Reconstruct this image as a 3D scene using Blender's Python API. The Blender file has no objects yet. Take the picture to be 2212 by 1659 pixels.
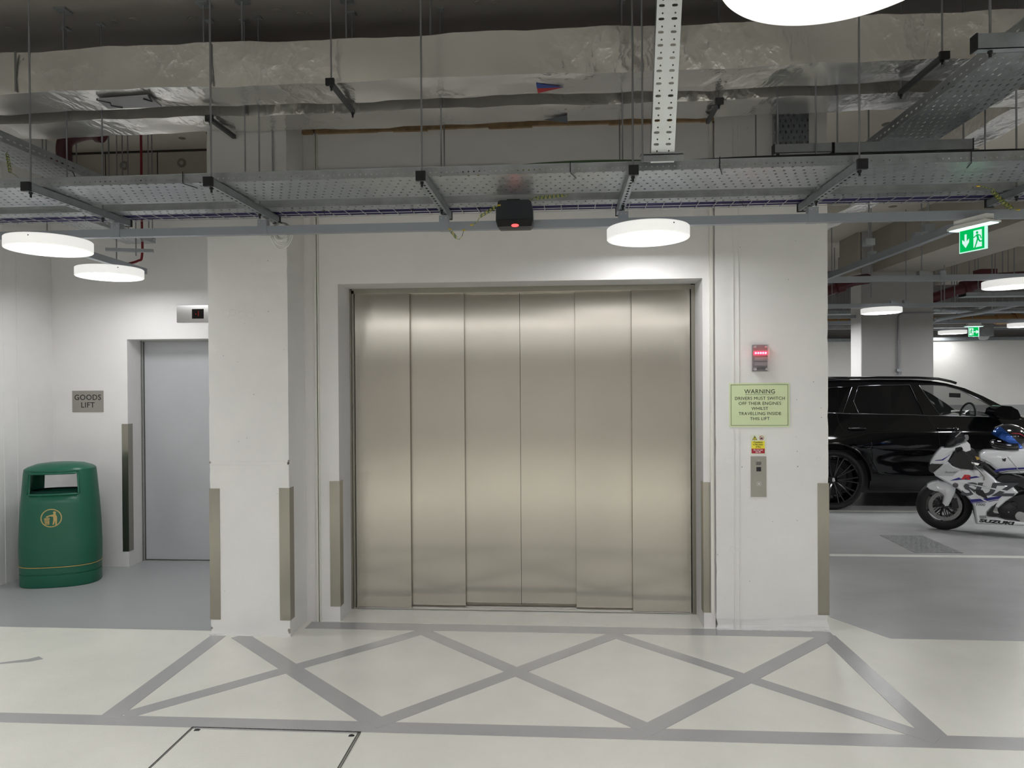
import bpy, bmesh, math, random
from mathutils import Vector, Matrix
C = bpy.context.scene.collection
R = math.radians
PI = math.pi
H = 1.62
# ---------------------------------------------------------------- camera
cam_data = bpy.data.cameras.new('camera'); cam = bpy.data.objects.new('camera', cam_data); C.objects.link(cam)
yaw, pitch, roll = 0.0705, -0.006, -0.0065
fwd = Vector((-math.sin(yaw)*math.cos(pitch), math.cos(yaw)*math.cos(pitch), math.sin(pitch)))
rt = Vector((math.cos(yaw), math.sin(yaw), 0)); up = rt.cross(fwd)
r2 = rt*math.cos(roll) + up*math.sin(roll); u2 = -rt*math.sin(roll) + up*math.cos(roll)
cam.matrix_world = Matrix(((r2.x, u2.x, -fwd.x, 0), (r2.y, u2.y, -fwd.y, 0), (r2.z, u2.z, -fwd.z, H), (0, 0, 0, 1)))
cam_data.sensor_fit = 'HORIZONTAL'; cam_data.sensor_width = 36; cam_data.lens = 36*1534/2212
cam_data.clip_start = 0.05; cam_data.clip_end = 100
bpy.context.scene.camera = cam
# ---------------------------------------------------------------- world, exposure
w = bpy.data.worlds.new('garage'); bpy.context.scene.world = w; w.use_nodes = True
w.node_tree.nodes['Background'].inputs[0].default_value = (0.55, 0.56, 0.6, 1)
w.node_tree.nodes['Background'].inputs[1].default_value = 0.0
vs = bpy.context.scene.view_settings
vs.view_transform = 'Standard'; vs.look = 'None'; vs.gamma = 1.0; vs.use_curve_mapping = False
vs.exposure = 1.92
LAMP = 5.6          # radiance of a luminaire diffuser
bpy.context.scene.cycles.max_bounces = 8
bpy.context.scene.cycles.diffuse_bounces = 4
bpy.context.scene.cycles.transparent_max_bounces = 16
bpy.context.scene.cycles.sample_clamp_indirect = 6.0
bpy.context.scene.cycles.caustics_reflective = False
bpy.context.scene.cycles.caustics_refractive = False
# ---------------------------------------------------------------- object helpers
def loc_of(o):
    v = Vector((0, 0, 0))
    while o is not None:
        v = v + Vector(o.location); o = o.parent
    return v
def tag(o, label=None, cat=None, group=None, kind=None):
    if label: o['label'] = label
    if cat: o['category'] = cat
    if group: o['group'] = group
    if kind: o['kind'] = kind
    return o
def thing(name, loc, label=None, cat=None, group=None, kind=None):
    o = bpy.data.objects.new(name, None); C.objects.link(o); o.location = loc
    o.empty_display_size = 0.05
    return tag(o, label, cat, group, kind)
def copy_tree(o, parent=None):
    c = o.copy(); C.objects.link(c); c.parent = parent
    for ch in list(o.children): copy_tree(ch, c)
    return c
def finish(me, name, mat, parent=None, smooth=False, shift=True, seglimit=None):
    o = bpy.data.objects.new(name, me); C.objects.link(o)
    mats = mat if isinstance(mat, (list, tuple)) else [mat]
    me.materials.clear()
    for m in mats: me.materials.append(m)
    if smooth:
        me.polygons.foreach_set('use_smooth', [True]*len(me.polygons))
        try: me.set_sharp_from_angle(angle=R(smooth if not isinstance(smooth, bool) else 40))
        except Exception: pass
    if parent is not None:
        o.parent = parent
        if shift:
            L = loc_of(parent)
            me.transform(Matrix.Translation(-L))
    return o
class MB:
    def __init__(s): s.b = bmesh.new(); s.mi = 0
    def face(s, pts, mi=None):
        vs_ = [s.b.verts.new(p) for p in pts]
        f = s.b.faces.new(vs_); f.material_index = s.mi if mi is None else mi
        return f
    def box(s, x0, x1, y0, y1, z0, z1):
        v = [s.b.verts.new((x, y, z)) for x in (x0, x1) for y in (y0, y1) for z in (z0, z1)]
        for q in ((0, 1, 3, 2), (4, 6, 7, 5), (0, 4, 5, 1), (2, 3, 7, 6), (0, 2, 6, 4), (1, 5, 7, 3)):
            s.b.faces.new([v[i] for i in q]).material_index = s.mi
        return s
    def obox(s, c, ex, ey, ez, M=None):
        # oriented box, centre c, half vectors
        c = Vector(c); ex, ey, ez = Vector(ex), Vector(ey), Vector(ez)
        v = [s.b.verts.new(c + a*ex + b*ey + d*ez) for a in (-1, 1) for b in (-1, 1) for d in (-1, 1)]
        for q in ((0, 1, 3, 2), (4, 6, 7, 5), (0, 4, 5, 1), (2, 3, 7, 6), (0, 2, 6, 4), (1, 5, 7, 3)):
            s.b.faces.new([v[i] for i in q]).material_index = s.mi
        return s
    def cyl(s, p0, p1, r, n=12, r1=None, cap=True):
        p0, p1 = Vector(p0), Vector(p1); d = (p1-p0).normalized()
        a = d.orthogonal().normalized(); b = d.cross(a); r1 = r if r1 is None else r1
        A = [s.b.verts.new(p0 + (a*math.cos(2*PI*i/n) + b*math.sin(2*PI*i/n))*r) for i in range(n)]
        B = [s.b.verts.new(p1 + (a*math.cos(2*PI*i/n) + b*math.sin(2*PI*i/n))*r1) for i in range(n)]
        for i in range(n):
            s.b.faces.new((A[i], A[(i+1) % n], B[(i+1) % n], B[i])).material_index = s.mi
        if cap:
            s.b.faces.new(A[::-1]).material_index = s.mi; s.b.faces.new(B).material_index = s.mi
        return s
    def tube(s, pts, r, n=8, closed=False):
        pts = [Vector(p) for p in pts]; m = len(pts); rings = []
        prev = None
        for i, p in enumerate(pts):
            if closed: d = (pts[(i+1) % m]-pts[i-1]).normalized()
            else: d = (pts[min(i+1, m-1)]-pts[max(i-1, 0)]).normalized()
            if prev is None: a = d.orthogonal().normalized()
            else:
                a = prev - d*prev.dot(d); a = a.normalized() if a.length > 1e-6 else d.orthogonal().normalized()
            prev = a; b = d.cross(a)
            rr = r[i] if isinstance(r, (list, tuple)) else r
            rings.append([s.b.verts.new(p + (a*math.cos(2*PI*k/n)+b*math.sin(2*PI*k/n))*rr) for k in range(n)])
        for i in range(m if closed else m-1):
            A, B = rings[i], rings[(i+1) % m]
            for k in range(n):
                s.b.faces.new((A[k], A[(k+1) % n], B[(k+1) % n], B[k])).material_index = s.mi
        if not closed:
            s.b.faces.new(rings[0][::-1]).material_index = s.mi; s.b.faces.new(rings[-1]).material_index = s.mi
        return s
    def lathe(s, prof, c, axis='Z', n=32, ex=1.0, ey=1.0, closed=False):
        # prof: list of (r, h); axis Z/X/Y
        c = Vector(c); rings = []
        def P(r, h, t):
            x, y = r*math.cos(t)*ex, r*math.sin(t)*ey
            if axis == 'Z': return c + Vector((x, y, h))
            if axis == 'Y': return c + Vector((x, h, y))
            if axis == 'X': return c + Vector((h, x, y))
            A, B, D = axis
            return c + A*x + B*y + D*h
        for r, h in prof:
            if r < 1e-6: rings.append([s.b.verts.new(P(0, h, 0))])
            else: rings.append([s.b.verts.new(P(r, h, 2*PI*k/n)) for k in range(n)])
        m = len(rings)
        for i in range(m if closed else m-1):
            A, B = rings[i], rings[(i+1) % m]
            for k in range(n):
                k2 = (k+1) % n
                if len(A) == 1 and len(B) == 1: continue
                if len(A) == 1: s.b.faces.new((A[0], B[k2], B[k])).material_index = s.mi
                elif len(B) == 1: s.b.faces.new((A[k], A[k2], B[0])).material_index = s.mi
                else: s.b.faces.new((A[k], A[k2], B[k2], B[k])).material_index = s.mi
        return s
    def prism(s, poly, z0, z1, T=None):
        # poly 2D list -> extruded between z0 and z1; T maps (u, v, w) to a point
        T = T or (lambda u, v, w_: Vector((u, v, w_)))
        A = [s.b.verts.new(T(u, v, z0)) for u, v in poly]; B = [s.b.verts.new(T(u, v, z1)) for u, v in poly]
        n = len(poly)
        for i in range(n):
            s.b.faces.new((A[i], A[(i+1) % n], B[(i+1) % n], B[i])).material_index = s.mi
        s.b.faces.new(A[::-1]).material_index = s.mi; s.b.faces.new(B).material_index = s.mi
        return s
    def build(s, name, mat, parent=None, smooth=False, bevel=0, seg=2, shift=True, subdiv=0):
        if bevel:
            es = [e for e in s.b.edges if len(e.link_faces) == 2 and e.calc_face_angle(0) > 0.5]
            bmesh.ops.bevel(s.b, geom=es, offset=bevel, segments=seg, affect='EDGES', profile=0.6)
            if not smooth: smooth = 50
        bmesh.ops.recalc_face_normals(s.b, faces=s.b.faces)
        me = bpy.data.meshes.new(name); s.b.to_mesh(me); s.b.free()
        return finish(me, name, mat, parent, smooth, shift)
def plate(outlines, thick=0.0, bevel=0.0, res=2):
    """flat filled shape with holes -> temporary mesh in (u, v, w), w centred"""
    cu = bpy.data.curves.new('tmp', 'CURVE'); cu.dimensions = '2D'; cu.fill_mode = 'BOTH'
    cu.extrude = thick/2; cu.bevel_depth = bevel; cu.bevel_resolution = res
    for o_ in outlines:
        sp = cu.splines.new('POLY'); sp.points.add(len(o_)-1); sp.use_cyclic_u = True
        for p, q in zip(sp.points, o_): p.co = (q[0], q[1], 0, 1)
    ob = bpy.data.objects.new('tmp', cu); C.objects.link(ob)
    dg = bpy.context.evaluated_depsgraph_get()
    me = bpy.data.meshes.new_from_object(ob.evaluated_get(dg))
    bpy.data.objects.remove(ob); bpy.data.curves.remove(cu)
    return me
def plate_obj(name, outlines, thick, mat, parent, T, bevel=0.0, smooth=40, mirror=None):
    me = plate(outlines, thick, bevel)
    b = bmesh.new(); b.from_mesh(me); bmesh.ops.remove_doubles(b, verts=b.verts, dist=1e-5)
    vs_ = list(b.verts)
    for v in vs_: v.co = T(v.co.x, v.co.y, v.co.z)
    bmesh.ops.recalc_face_normals(b, faces=b.faces)
    b.to_mesh(me); b.free(); me.name = name
    return finish(me, name, mat, parent, smooth)
_fonts = {}
def text_obj(name, body, size, mat, parent, origin, ux, uy, depth=0.0006, align='CENTER', space=1.0, line=1.0, bold=0.0, shear=0.0, sx=1.0):
    cu = bpy.data.curves.new('tmp', 'FONT'); cu.body = body; cu.size = size; cu.align_x = align; cu.align_y = 'CENTER'
    cu.extrude = depth; cu.space_character = space; cu.space_line = line; cu.offset = bold; cu.shear = shear; cu.resolution_u = 3
    ob = bpy.data.objects.new('tmp', cu); C.objects.link(ob)
    dg = bpy.context.evaluated_depsgraph_get()
    me = bpy.data.meshes.new_from_object(ob.evaluated_get(dg))
    bpy.data.objects.remove(ob); bpy.data.curves.remove(cu)
    ux, uy = Vector(ux).normalized(), Vector(uy).normalized(); uz = ux.cross(uy); o_ = Vector(origin)
    for v in me.vertices: v.co = o_ + ux*v.co.x*sx + uy*v.co.y + uz*v.co.z
    me.name = name
    return finish(me, name, mat, parent)
# ---------------------------------------------------------------- materials
def M(name, col, rough=0.5, metal=0.0, bump=0.0, bscale=40, mott=0.0, mscale=3, spec=0.5, coat=0.0, emit=None, estr=0.0,
      alpha=1.0, aniso=0.0, arot=0.0, trans=0.0, detail=4, stretch=None, rvar=0.0, tangent=None, ior=1.45, bdist=0.002):
    m = bpy.data.materials.new(name); m.use_nodes = True
    nt = m.node_tree; p = nt.nodes['Principled BSDF']
    c = (col[0], col[1], col[2], 1)
    p.inputs['Base Color'].default_value = c; p.inputs['Roughness'].default_value = rough
    p.inputs['Metallic'].default_value = metal; p.inputs['Specular IOR Level'].default_value = spec
    p.inputs['Coat Weight'].default_value = coat; p.inputs['Coat Roughness'].default_value = 0.05
    p.inputs['Transmission Weight'].default_value = trans; p.inputs['IOR'].default_value = ior
    p.inputs['Alpha'].default_value = alpha
    if emit: p.inputs['Emission Color'].default_value = (*emit, 1); p.inputs['Emission Strength'].default_value = estr
    tc = nt.nodes.new('ShaderNodeTexCoord'); src = tc.outputs['Object']
    if stretch:
        mp = nt.nodes.new('ShaderNodeMapping'); mp.inputs['Scale'].default_value = stretch
        nt.links.new(src, mp.inputs['Vector']); src = mp.outputs['Vector']
    if mott or rvar:
        n = nt.nodes.new('ShaderNodeTexNoise'); n.inputs['Scale'].default_value = mscale; n.inputs['Detail'].default_value = 5
        n.inputs['Roughness'].default_value = 0.6; nt.links.new(src, n.inputs['Vector'])
    if mott:
        mr = nt.nodes.new('ShaderNodeMapRange'); mr.inputs['From Min'].default_value = 0.3; mr.inputs['From Max'].default_value = 0.7
        mr.inputs['To Min'].default_value = 1-mott; mr.inputs['To Max'].default_value = 1+mott
        nt.links.new(n.outputs['Fac'], mr.inputs['Value'])
        mx = nt.nodes.new('ShaderNodeVectorMath'); mx.operation = 'SCALE'; mx.inputs[0].default_value = col[:3]
        nt.links.new(mr.outputs[0], mx.inputs['Scale']); nt.links.new(mx.outputs[0], p.inputs['Base Color'])
    if rvar:
        mr = nt.nodes.new('ShaderNodeMapRange'); mr.inputs['To Min'].default_value = max(0.02, rough-rvar); mr.inputs['To Max'].default_value = rough+rvar
        mr.inputs['From Min'].default_value = 0.3; mr.inputs['From Max'].default_value = 0.7
        nt.links.new(n.outputs['Fac'], mr.inputs['Value']); nt.links.new(mr.outputs[0], p.inputs['Roughness'])
    if bump:
        n2 = nt.nodes.new('ShaderNodeTexNoise'); n2.inputs['Scale'].default_value = bscale; n2.inputs['Detail'].default_value = detail
        nt.links.new(src, n2.inputs['Vector'])
        bp = nt.nodes.new('ShaderNodeBump'); bp.inputs['Strength'].default_value = bump; bp.inputs['Distance'].default_value = bdist
        nt.links.new(n2.outputs['Fac'], bp.inputs['Height']); nt.links.new(bp.outputs['Normal'], p.inputs['Normal'])
    if aniso:
        p.inputs['Anisotropic'].default_value = aniso; p.inputs['Anisotropic Rotation'].default_value = arot
        tg = nt.nodes.new('ShaderNodeTangent'); tg.direction_type = 'RADIAL'; tg.axis = tangent or 'Z'
        nt.links.new(tg.outputs[0], p.inputs['Tangent'])
    return m
def math_(nt, op, a, b=None, cc=None):
    n = nt.nodes.new('ShaderNodeMath'); n.operation = op
    for i, v in enumerate((a, b, cc)):
        if v is None: continue
        if isinstance(v, (int, float)): n.inputs[i].default_value = v
        else: nt.links.new(v, n.inputs[i])
    return n.outputs[0]
def perforate(m, au, av, pu, pv, hu, hv, stagger=0.0, inv=1, ou=0.0, ov=0.0):
    """cut a regular pattern of slots through a sheet: au/av = object axes, p = pitch, h = half size of a slot"""
    nt = m.node_tree; p = nt.nodes['Principled BSDF']; out = nt.nodes['Material Output']
    tc = nt.nodes.new('ShaderNodeTexCoord'); sx = nt.nodes.new('ShaderNodeSeparateXYZ'); nt.links.new(tc.outputs['Object'], sx.inputs[0])
    u = math_(nt, 'DIVIDE', math_(nt, 'ADD', sx.outputs[au], 50+ou), pu); v = math_(nt, 'DIVIDE', math_(nt, 'ADD', sx.outputs[av], 50+ov), pv)
    if stagger:
        v2 = math_(nt, 'MULTIPLY', math_(nt, 'FLOOR', v), stagger); u = math_(nt, 'ADD', u, v2)
    du = math_(nt, 'MULTIPLY', math_(nt, 'SUBTRACT', math_(nt, 'FRACT', u), 0.5), pu/hu)
    dv = math_(nt, 'MULTIPLY', math_(nt, 'SUBTRACT', math_(nt, 'FRACT', v), 0.5), pv/hv)
    e = 4.0
    du = math_(nt, 'POWER', math_(nt, 'ABSOLUTE', du), e if hu > 1.6*hv else 2.0); dv = math_(nt, 'POWER', math_(nt, 'ABSOLUTE', dv), e if hv > 1.6*hu else 2.0)
    ins = math_(nt, 'LESS_THAN', math_(nt, 'ADD', du, dv), 1.0)
    mix = nt.nodes.new('ShaderNodeMixShader'); tr = nt.nodes.new('ShaderNodeBsdfTransparent')
    nt.links.new(ins, mix.inputs[0]); nt.links.new(p.outputs[0], mix.inputs[1]); nt.links.new(tr.outputs[0], mix.inputs[2])
    nt.links.new(mix.outputs[0], out.inputs['Surface'])
    return m
def pits(m, scale=9, thr=0.035, dark=0.25):
    """sparse blow holes in cast concrete"""
    nt = m.node_tree; p = nt.nodes['Principled BSDF']
    tc = nt.nodes.new('ShaderNodeTexCoord'); v = nt.nodes.new('ShaderNodeTexVoronoi'); v.inputs['Scale'].default_value = scale
    nt.links.new(tc.outputs['Object'], v.inputs['Vector'])
    rnd = nt.nodes.new('ShaderNodeSeparateXYZ'); nt.links.new(v.outputs['Color'], rnd.inputs[0])
    lim = math_(nt, 'MULTIPLY', math_(nt, 'POWER', rnd.outputs[0], 3.0), thr)
    ins = math_(nt, 'LESS_THAN', v.outputs['Distance'], lim)
    mx = nt.nodes.new('ShaderNodeMix'); mx.data_type = 'RGBA'
    nt.links.new(ins, mx.inputs[0])
    src = p.inputs['Base Color'].links[0].from_socket if p.inputs['Base Color'].is_linked else None
    if src: nt.links.new(src, mx.inputs[6])
    else: mx.inputs[6].default_value = p.inputs['Base Color'].default_value
    mx.inputs[7].default_value = (dark, dark, dark*0.95, 1)
    nt.links.new(mx.outputs[2], p.inputs['Base Color'])
    return m
def emis(name, col, s):
    m = bpy.data.materials.new(name); m.use_nodes = True; nt = m.node_tree; nt.nodes.clear()
    e = nt.nodes.new('ShaderNodeEmission'); e.inputs[0].default_value = (*col, 1); e.inputs[1].default_value = s
    o = nt.nodes.new('ShaderNodeOutputMaterial'); nt.links.new(e.outputs[0], o.inputs[0]); return m
wall_m = M('painted_wall', (0.78, 0.765, 0.755), 0.6, bump=0.35, bscale=70, mott=0.03, mscale=1.5, detail=6)
pier_m = pits(M('painted_cast_concrete', (0.78, 0.77, 0.755), 0.55, bump=0.6, bscale=28, mott=0.04, mscale=2.0, detail=6), 20, 0.075, 0.2)
raw_m = M('cast_concrete', (0.45, 0.42, 0.37), 0.8, bump=0.4, bscale=20, mott=0.10, mscale=1.2)
soffit_m = M('shaded_soffit', (0.26, 0.24, 0.225), 0.8, bump=0.3, bscale=25, mott=0.08, mscale=0.8)
rawlight_m = M('pale_concrete', (0.55, 0.52, 0.46), 0.8, bump=0.4, bscale=20, mott=0.08, mscale=1.2, stretch=(0.3, 1, 1))
cream_m = M('cream_floor_paint', (0.82, 0.815, 0.735), 0.19, bump=0.42, bscale=190, mott=0.05, mscale=2.2, detail=2)
grey_m = M('grey_floor_paint', (0.43, 0.43, 0.425), 0.12, bump=0.3, bscale=190, mott=0.05, mscale=2.0, detail=2)
bay_m = M('grey_bay_floor', (0.40, 0.405, 0.405), 0.33, bump=0.25, bscale=120, mott=0.12, mscale=2.4, detail=3, stretch=(0.5, 1, 1))
alc_m = M('grey_alcove_floor', (0.38, 0.39, 0.395), 0.3, bump=0.15, bscale=90, mott=0.03, mscale=1.4, detail=2)
white_line_m = M('white_line_paint', (0.68, 0.68, 0.64), 0.5, mott=0.05)
steel_m = M('brushed_steel_door', (0.53, 0.495, 0.435), 0.21, 1.0, bump=0.04, bscale=3, mott=0.05, mscale=2.0, aniso=0.97, arot=0.0, stretch=(0.6, 1, 0.25), detail=1, bdist=0.02)
steel2_m = M('brushed_steel', (0.37, 0.35, 0.30), 0.3, 1.0, mott=0.05, aniso=0.6, stretch=(3, 3, 0.6), mscale=2)
sill_m = M('sill_steel', (0.55, 0.54, 0.52), 0.35, 1.0)
goods_m = M('grey_lift_door', (0.51, 0.525, 0.545), 0.42, 0.25, mott=0.04, mscale=2, bump=0.05, bscale=60)
galv_m = M('galvanised_steel', (0.43, 0.46, 0.48), 0.42, 0.85, mott=0.14, mscale=18, rvar=0.08)
galvd_m = M('galvanised_strut', (0.36, 0.39, 0.41), 0.45, 0.8, mott=0.12, mscale=14)
trunk_m = M('grey_trunking', (0.36, 0.39, 0.43), 0.4, 0.55, mott=0.03, mscale=6)
black_m = M('black_plastic', (0.012, 0.013, 0.016), 0.45)
white_m = M('white_enamel', (0.80, 0.80, 0.78), 0.45)
house_m = M('glowing_lamp_housing', (0.80, 0.80, 0.78), 0.45, emit=(1.0, 0.99, 0.96), estr=0.16)  # white housing with a faint glow added so its sides look bright
lamp_m = emis('lamp_diffuser', (0.985, 0.99, 1.0), LAMP)
lamp2_m = emis('lamp_diffuser_strong', (0.985, 0.99, 1.0), LAMP*2.4)
foil_m = M('foil_insulation', (0.86, 0.85, 0.82), 0.22, 0.85, mott=0.06, mscale=2)
def foil_nodes(m):
    """crumpled foil facing: creases along cell edges, some areas tight and some smooth"""
    nt = m.node_tree; p = nt.nodes['Principled BSDF']
    tc = nt.nodes.new('ShaderNodeTexCoord')
    nz = nt.nodes.new('ShaderNodeTexNoise'); nz.inputs['Scale'].default_value = 9; nz.inputs['Detail'].default_value = 3; nt.links.new(tc.outputs['Object'], nz.inputs['Vector'])
    off = nt.nodes.new('ShaderNodeVectorMath'); off.operation = 'MULTIPLY_ADD'; nt.links.new(nz.outputs['Color'], off.inputs[0]); off.inputs[1].default_value = (0.10, 0.10, 0.10); nt.links.new(tc.outputs['Object'], off.inputs[2])
    def cells(sc, vec, rot):
        mp = nt.nodes.new('ShaderNodeMapping'); mp.inputs['Scale'].default_value = vec; mp.inputs['Rotation'].default_value = rot; nt.links.new(off.outputs[0], mp.inputs['Vector'])
        v = nt.nodes.new('ShaderNodeTexVoronoi'); v.inputs['Scale'].default_value = sc; nt.links.new(mp.outputs[0], v.inputs['Vector']); return v.outputs['Distance']
    a = cells(9, (1, 0.45, 0.6), (0, 0, 0.5)); b = cells(30, (1, 0.35, 0.5), (0, 0, -0.7))
    g = nt.nodes.new('ShaderNodeTexNoise'); g.inputs['Scale'].default_value = 1.7; g.inputs['Detail'].default_value = 1; nt.links.new(tc.outputs['Object'], g.inputs['Vector'])
    amt = nt.nodes.new('ShaderNodeMapRange'); amt.inputs['From Min'].default_value = 0.42; amt.inputs['From Max'].default_value = 0.6; nt.links.new(g.outputs['Fac'], amt.inputs['Value'])
    h = math_(nt, 'ADD', math_(nt, 'MULTIPLY', math_(nt, 'MULTIPLY', a, amt.outputs[0]), 0.8), math_(nt, 'MULTIPLY', math_(nt, 'MULTIPLY', b, amt.outputs[0]), 0.32))
    bp = nt.nodes.new('ShaderNodeBump'); bp.inputs['Strength'].default_value = 0.75; bp.inputs['Distance'].default_value = 0.022
    nt.links.new(h, bp.inputs['Height']); nt.links.new(bp.outputs['Normal'], p.inputs['Normal'])
foil_nodes(foil_m)
# ================================================================ the setting
ZC = 3.75
X0, X1, Y0, Y1 = -9.0, 16.0, -9.0, 15.2
def struct(name, mb, mat, parent=None, **k):
    o = mb.build(name, mat, parent, **k)
    if parent is None: o['kind'] = 'structure'
    return o
b = MB(); b.box(X0, X1, Y0, Y1, -0.1, 0.0); floor = struct('floor', b, cream_m)
def paint(name, poly, mat, z=0.0012):
    b = MB(); b.prism(poly, -0.002, z); return b.build(name, mat, floor)
paint('alcove_paint', [(-4.6, 4.46), (-2.2, 4.46), (-2.2, 6.0), (-2.8, 6.3), (-3.9, 6.3), (-4.6, 6.0)], alc_m)
paint('bay_paint', [(2.02, 4.545), (15, 4.545), (15, 15), (1.80, 15), (1.80, 4.93)], bay_m)
paint('grey_line', [(-8, 3.185), (15, 3.25), (15, 3.335), (1.725, 3.325), (-8, 3.255)], grey_m, 0.0016)
paint('grey_line', [(-1.69, 4.53), (1.69, 4.545), (1.69, 4.66), (-1.69, 4.66)], grey_m, 0.0016)
paint('grey_line', [(-2.245, 3.28), (-2.145, 3.28), (-2.145, 4.37), (-2.245, 4.37)], grey_m, 0.0018)
paint('grey_line', [(1.605, 4.58), (1.60, 4.458), (1.616, 3.30), (1.725, 3.30), (1.70, 4.58)], grey_m, 0.0018)
def strip(a, c, wd, z):
    a, c = Vector(a), Vector(c); n = Vector((-(c-a).y, (c-a).x)).normalized()*wd/2
    paint('grey_line', [tuple(a+n), tuple(a-n), tuple(c-n), tuple(c+n)], grey_m, z)
strip((-2.06, 4.38), (-0.86, 3.27), 0.105, 0.0020)
strip((-2.13, 3.30), (-0.88, 4.54), 0.088, 0.0022)
strip((-0.93, 4.54), (0.42, 3.28), 0.092, 0.0024)
strip((-0.90, 3.27), (0.345, 4.54), 0.088, 0.0026)
strip((0.29, 4.545), (1.66, 3.28), 0.086, 0.0028)
strip((0.365, 3.28), (1.63, 4.54), 0.092, 0.0030)
pts = [(-3.9, 3.70), (-3.5, 3.81), (-3.256, 3.885), (-3.135, 3.943), (-3.098, 3.985), (-3.045, 3.95), (-3.09, 3.91), (-3.245, 3.865), (-3.5, 3.785), (-3.9, 3.67)]
paint('grey_line', pts, grey_m)
b = MB(); b.box(1.8, 15, 6.62, 6.70, -0.001, 0.0022); b.build('white_line', white_line_m, floor)
b = MB(); b.box(1.8, 15, 8.83, 8.91, -0.001, 0.0022); b.build('white_line', white_line_m, floor)
# concrete soffit; the light difference is put into darker near and paler bay colours
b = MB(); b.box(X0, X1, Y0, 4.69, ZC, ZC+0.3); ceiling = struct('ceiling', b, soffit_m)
b = MB(); b.box(X0, X1, 4.69, Y1, ZC, ZC+0.3); ceiling_bay = struct('ceiling_bay', b, M('lit_soffit', (0.62, 0.585, 0.52), 0.8, bump=0.3, bscale=25, mott=0.08, mscale=0.8))
# lift wall: sides and header round the opening
b = MB(); b.box(-1.74, -1.50, 4.68, 6.6, 0, ZC); b.box(-1.50, 0.91, 4.68, 4.95, 2.27, ZC); b.box(0.91, 0.985, 4.68, 6.6, 0, ZC)
b.box(-1.50, 0.91, 5.25, 6.6, 0, ZC)
wall_back = struct('wall_back', b, wall_m)
def child(name, mb, mat, parent, **k): return mb.build(name, mat, parent, **k)
b = MB(); b.box(-1.652, -1.640, 4.655, 4.68, 0, ZC); b.box(-1.634, -1.628, 4.66, 4.68, 0, ZC); child('cover_strip', b, M('strip_paint', (0.72, 0.715, 0.66), 0.5), wall_back)
b = MB(); b.box(0.952, 0.972, 4.655, 4.68, 0.105, ZC); child('cover_strip', b, M('strip_paint', (0.72, 0.715, 0.66), 0.5), wall_back)
b = MB()
xx = -1.73
random.seed(5)
while xx < 0.98:
    l = random.uniform(0.1, 0.3); b.box(xx, min(xx+l, 0.985), 4.655, 4.68, 3.285-random.uniform(0, 0.012), 3.312+random.uniform(0, 0.01)); xx += l
child('fire_stop_seal', b, M('brown_foam', (0.30, 0.20, 0.11), 0.85, bump=0.6, bscale=60, mott=0.3, mscale=12), wall_back)
# ridge left by the formwork joint high on the lift wall
b = MB(); b.box(-1.72, -0.35, 4.672, 4.68, 3.015, 3.022); b.box(-1.72, -0.35, 4.674, 4.68, 3.035, 3.04); child('joint_ridge', b, wall_m, wall_back)
# right pier, its face a touch proud of the lift wall
def rough_pier(name, x0, x1, y0, y1, mat):
    bb = bmesh.new()
    nx, nz = 6, 60
    ring = []
    random.seed(int(x0*100))
    def corner(x, y, z, sx, sy):
        j = random.uniform(-0.0008, 0.0008) + (0.003*(random.random() < 0.08)) + (0.012 if z < 0.1 and random.random() < 0.5 else 0)*random.random()
        return (x - sx*abs(j), y - sy*abs(j)*0.6, z)
    rows = []
    for i in range(nz+1):
        z = ZC*i/nz if i > 3 else [0, 0.03, 0.07, 0.12][i]
        rows.append([bb.verts.new(corner(x0, y0, z, -1, -1)), bb.verts.new(((x0+x1)/2, y0, z)), bb.verts.new(corner(x1, y0, z, 1, -1)), bb.verts.new((x1, y1, z)), bb.verts.new((x0, y1, z))])
    for i in range(nz):
        for k in range(5):
            a, c = rows[i], rows[i+1]; bb.faces.new((a[k], a[(k+1) % 5], c[(k+1) % 5], c[k]))
    bb.faces.new(rows[0][::-1]); bb.faces.new(rows[-1])
    bmesh.ops.recalc_face_normals(bb, faces=bb.faces)
    me = bpy.data.meshes.new(name); bb.to_mesh(me); bb.free()
    o = finish(me, name, mat); o['kind'] = 'structure'; return o
wall_right = rough_pier('wall_right', 0.985, 1.69, 4.655, 6.6, pier_m)
b = MB()
b.box(1.098, 1.102, 4.650, 4.655, 0, ZC); b.box(1.131, 1.135, 4.650, 4.655, 0, ZC)
child('formwork_ridge', b, pier_m, wall_right)
def filler(parent, spots, y):
    for (x, z, rx, rz) in spots:
        b = MB(); b.lathe([(rx, 0), (rx*0.92, -0.0022), (rx*0.8, -0.0008), (0, -0.001)], (x, y, z), axis='Y', n=20, ey=rz/rx); b.build('filled_tie_hole', pier_m, parent)
filler(wall_right, [(1.09, 0.52, 0.022, 0.022), (1.13, 0.52, 0.012, 0.012), (1.63, 1.10, 0.014, 0.014), (1.07, 1.09, 0.03, 0.02), (1.13, 1.095, 0.014, 0.014)], 4.656)
wall_left = rough_pier('wall_left', -2.25, -1.73, 4.385, 6.6, pier_m)
filler(wall_left, [(-2.13, 2.055, 0.024, 0.022), (-2.09, 2.06, 0.024, 0.024), (-2.03, 2.045, 0.026, 0.024), (-1.97, 2.04, 0.028, 0.024)], 4.386)
b = MB(); b.box(-2.245, -1.75, 4.382, 4.39, 1.108, 1.112); b.box(-2.245, -1.86, 4.382, 4.39, 1.085, 1.088); child('formwork_ridge', b, pier_m, wall_left)
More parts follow.
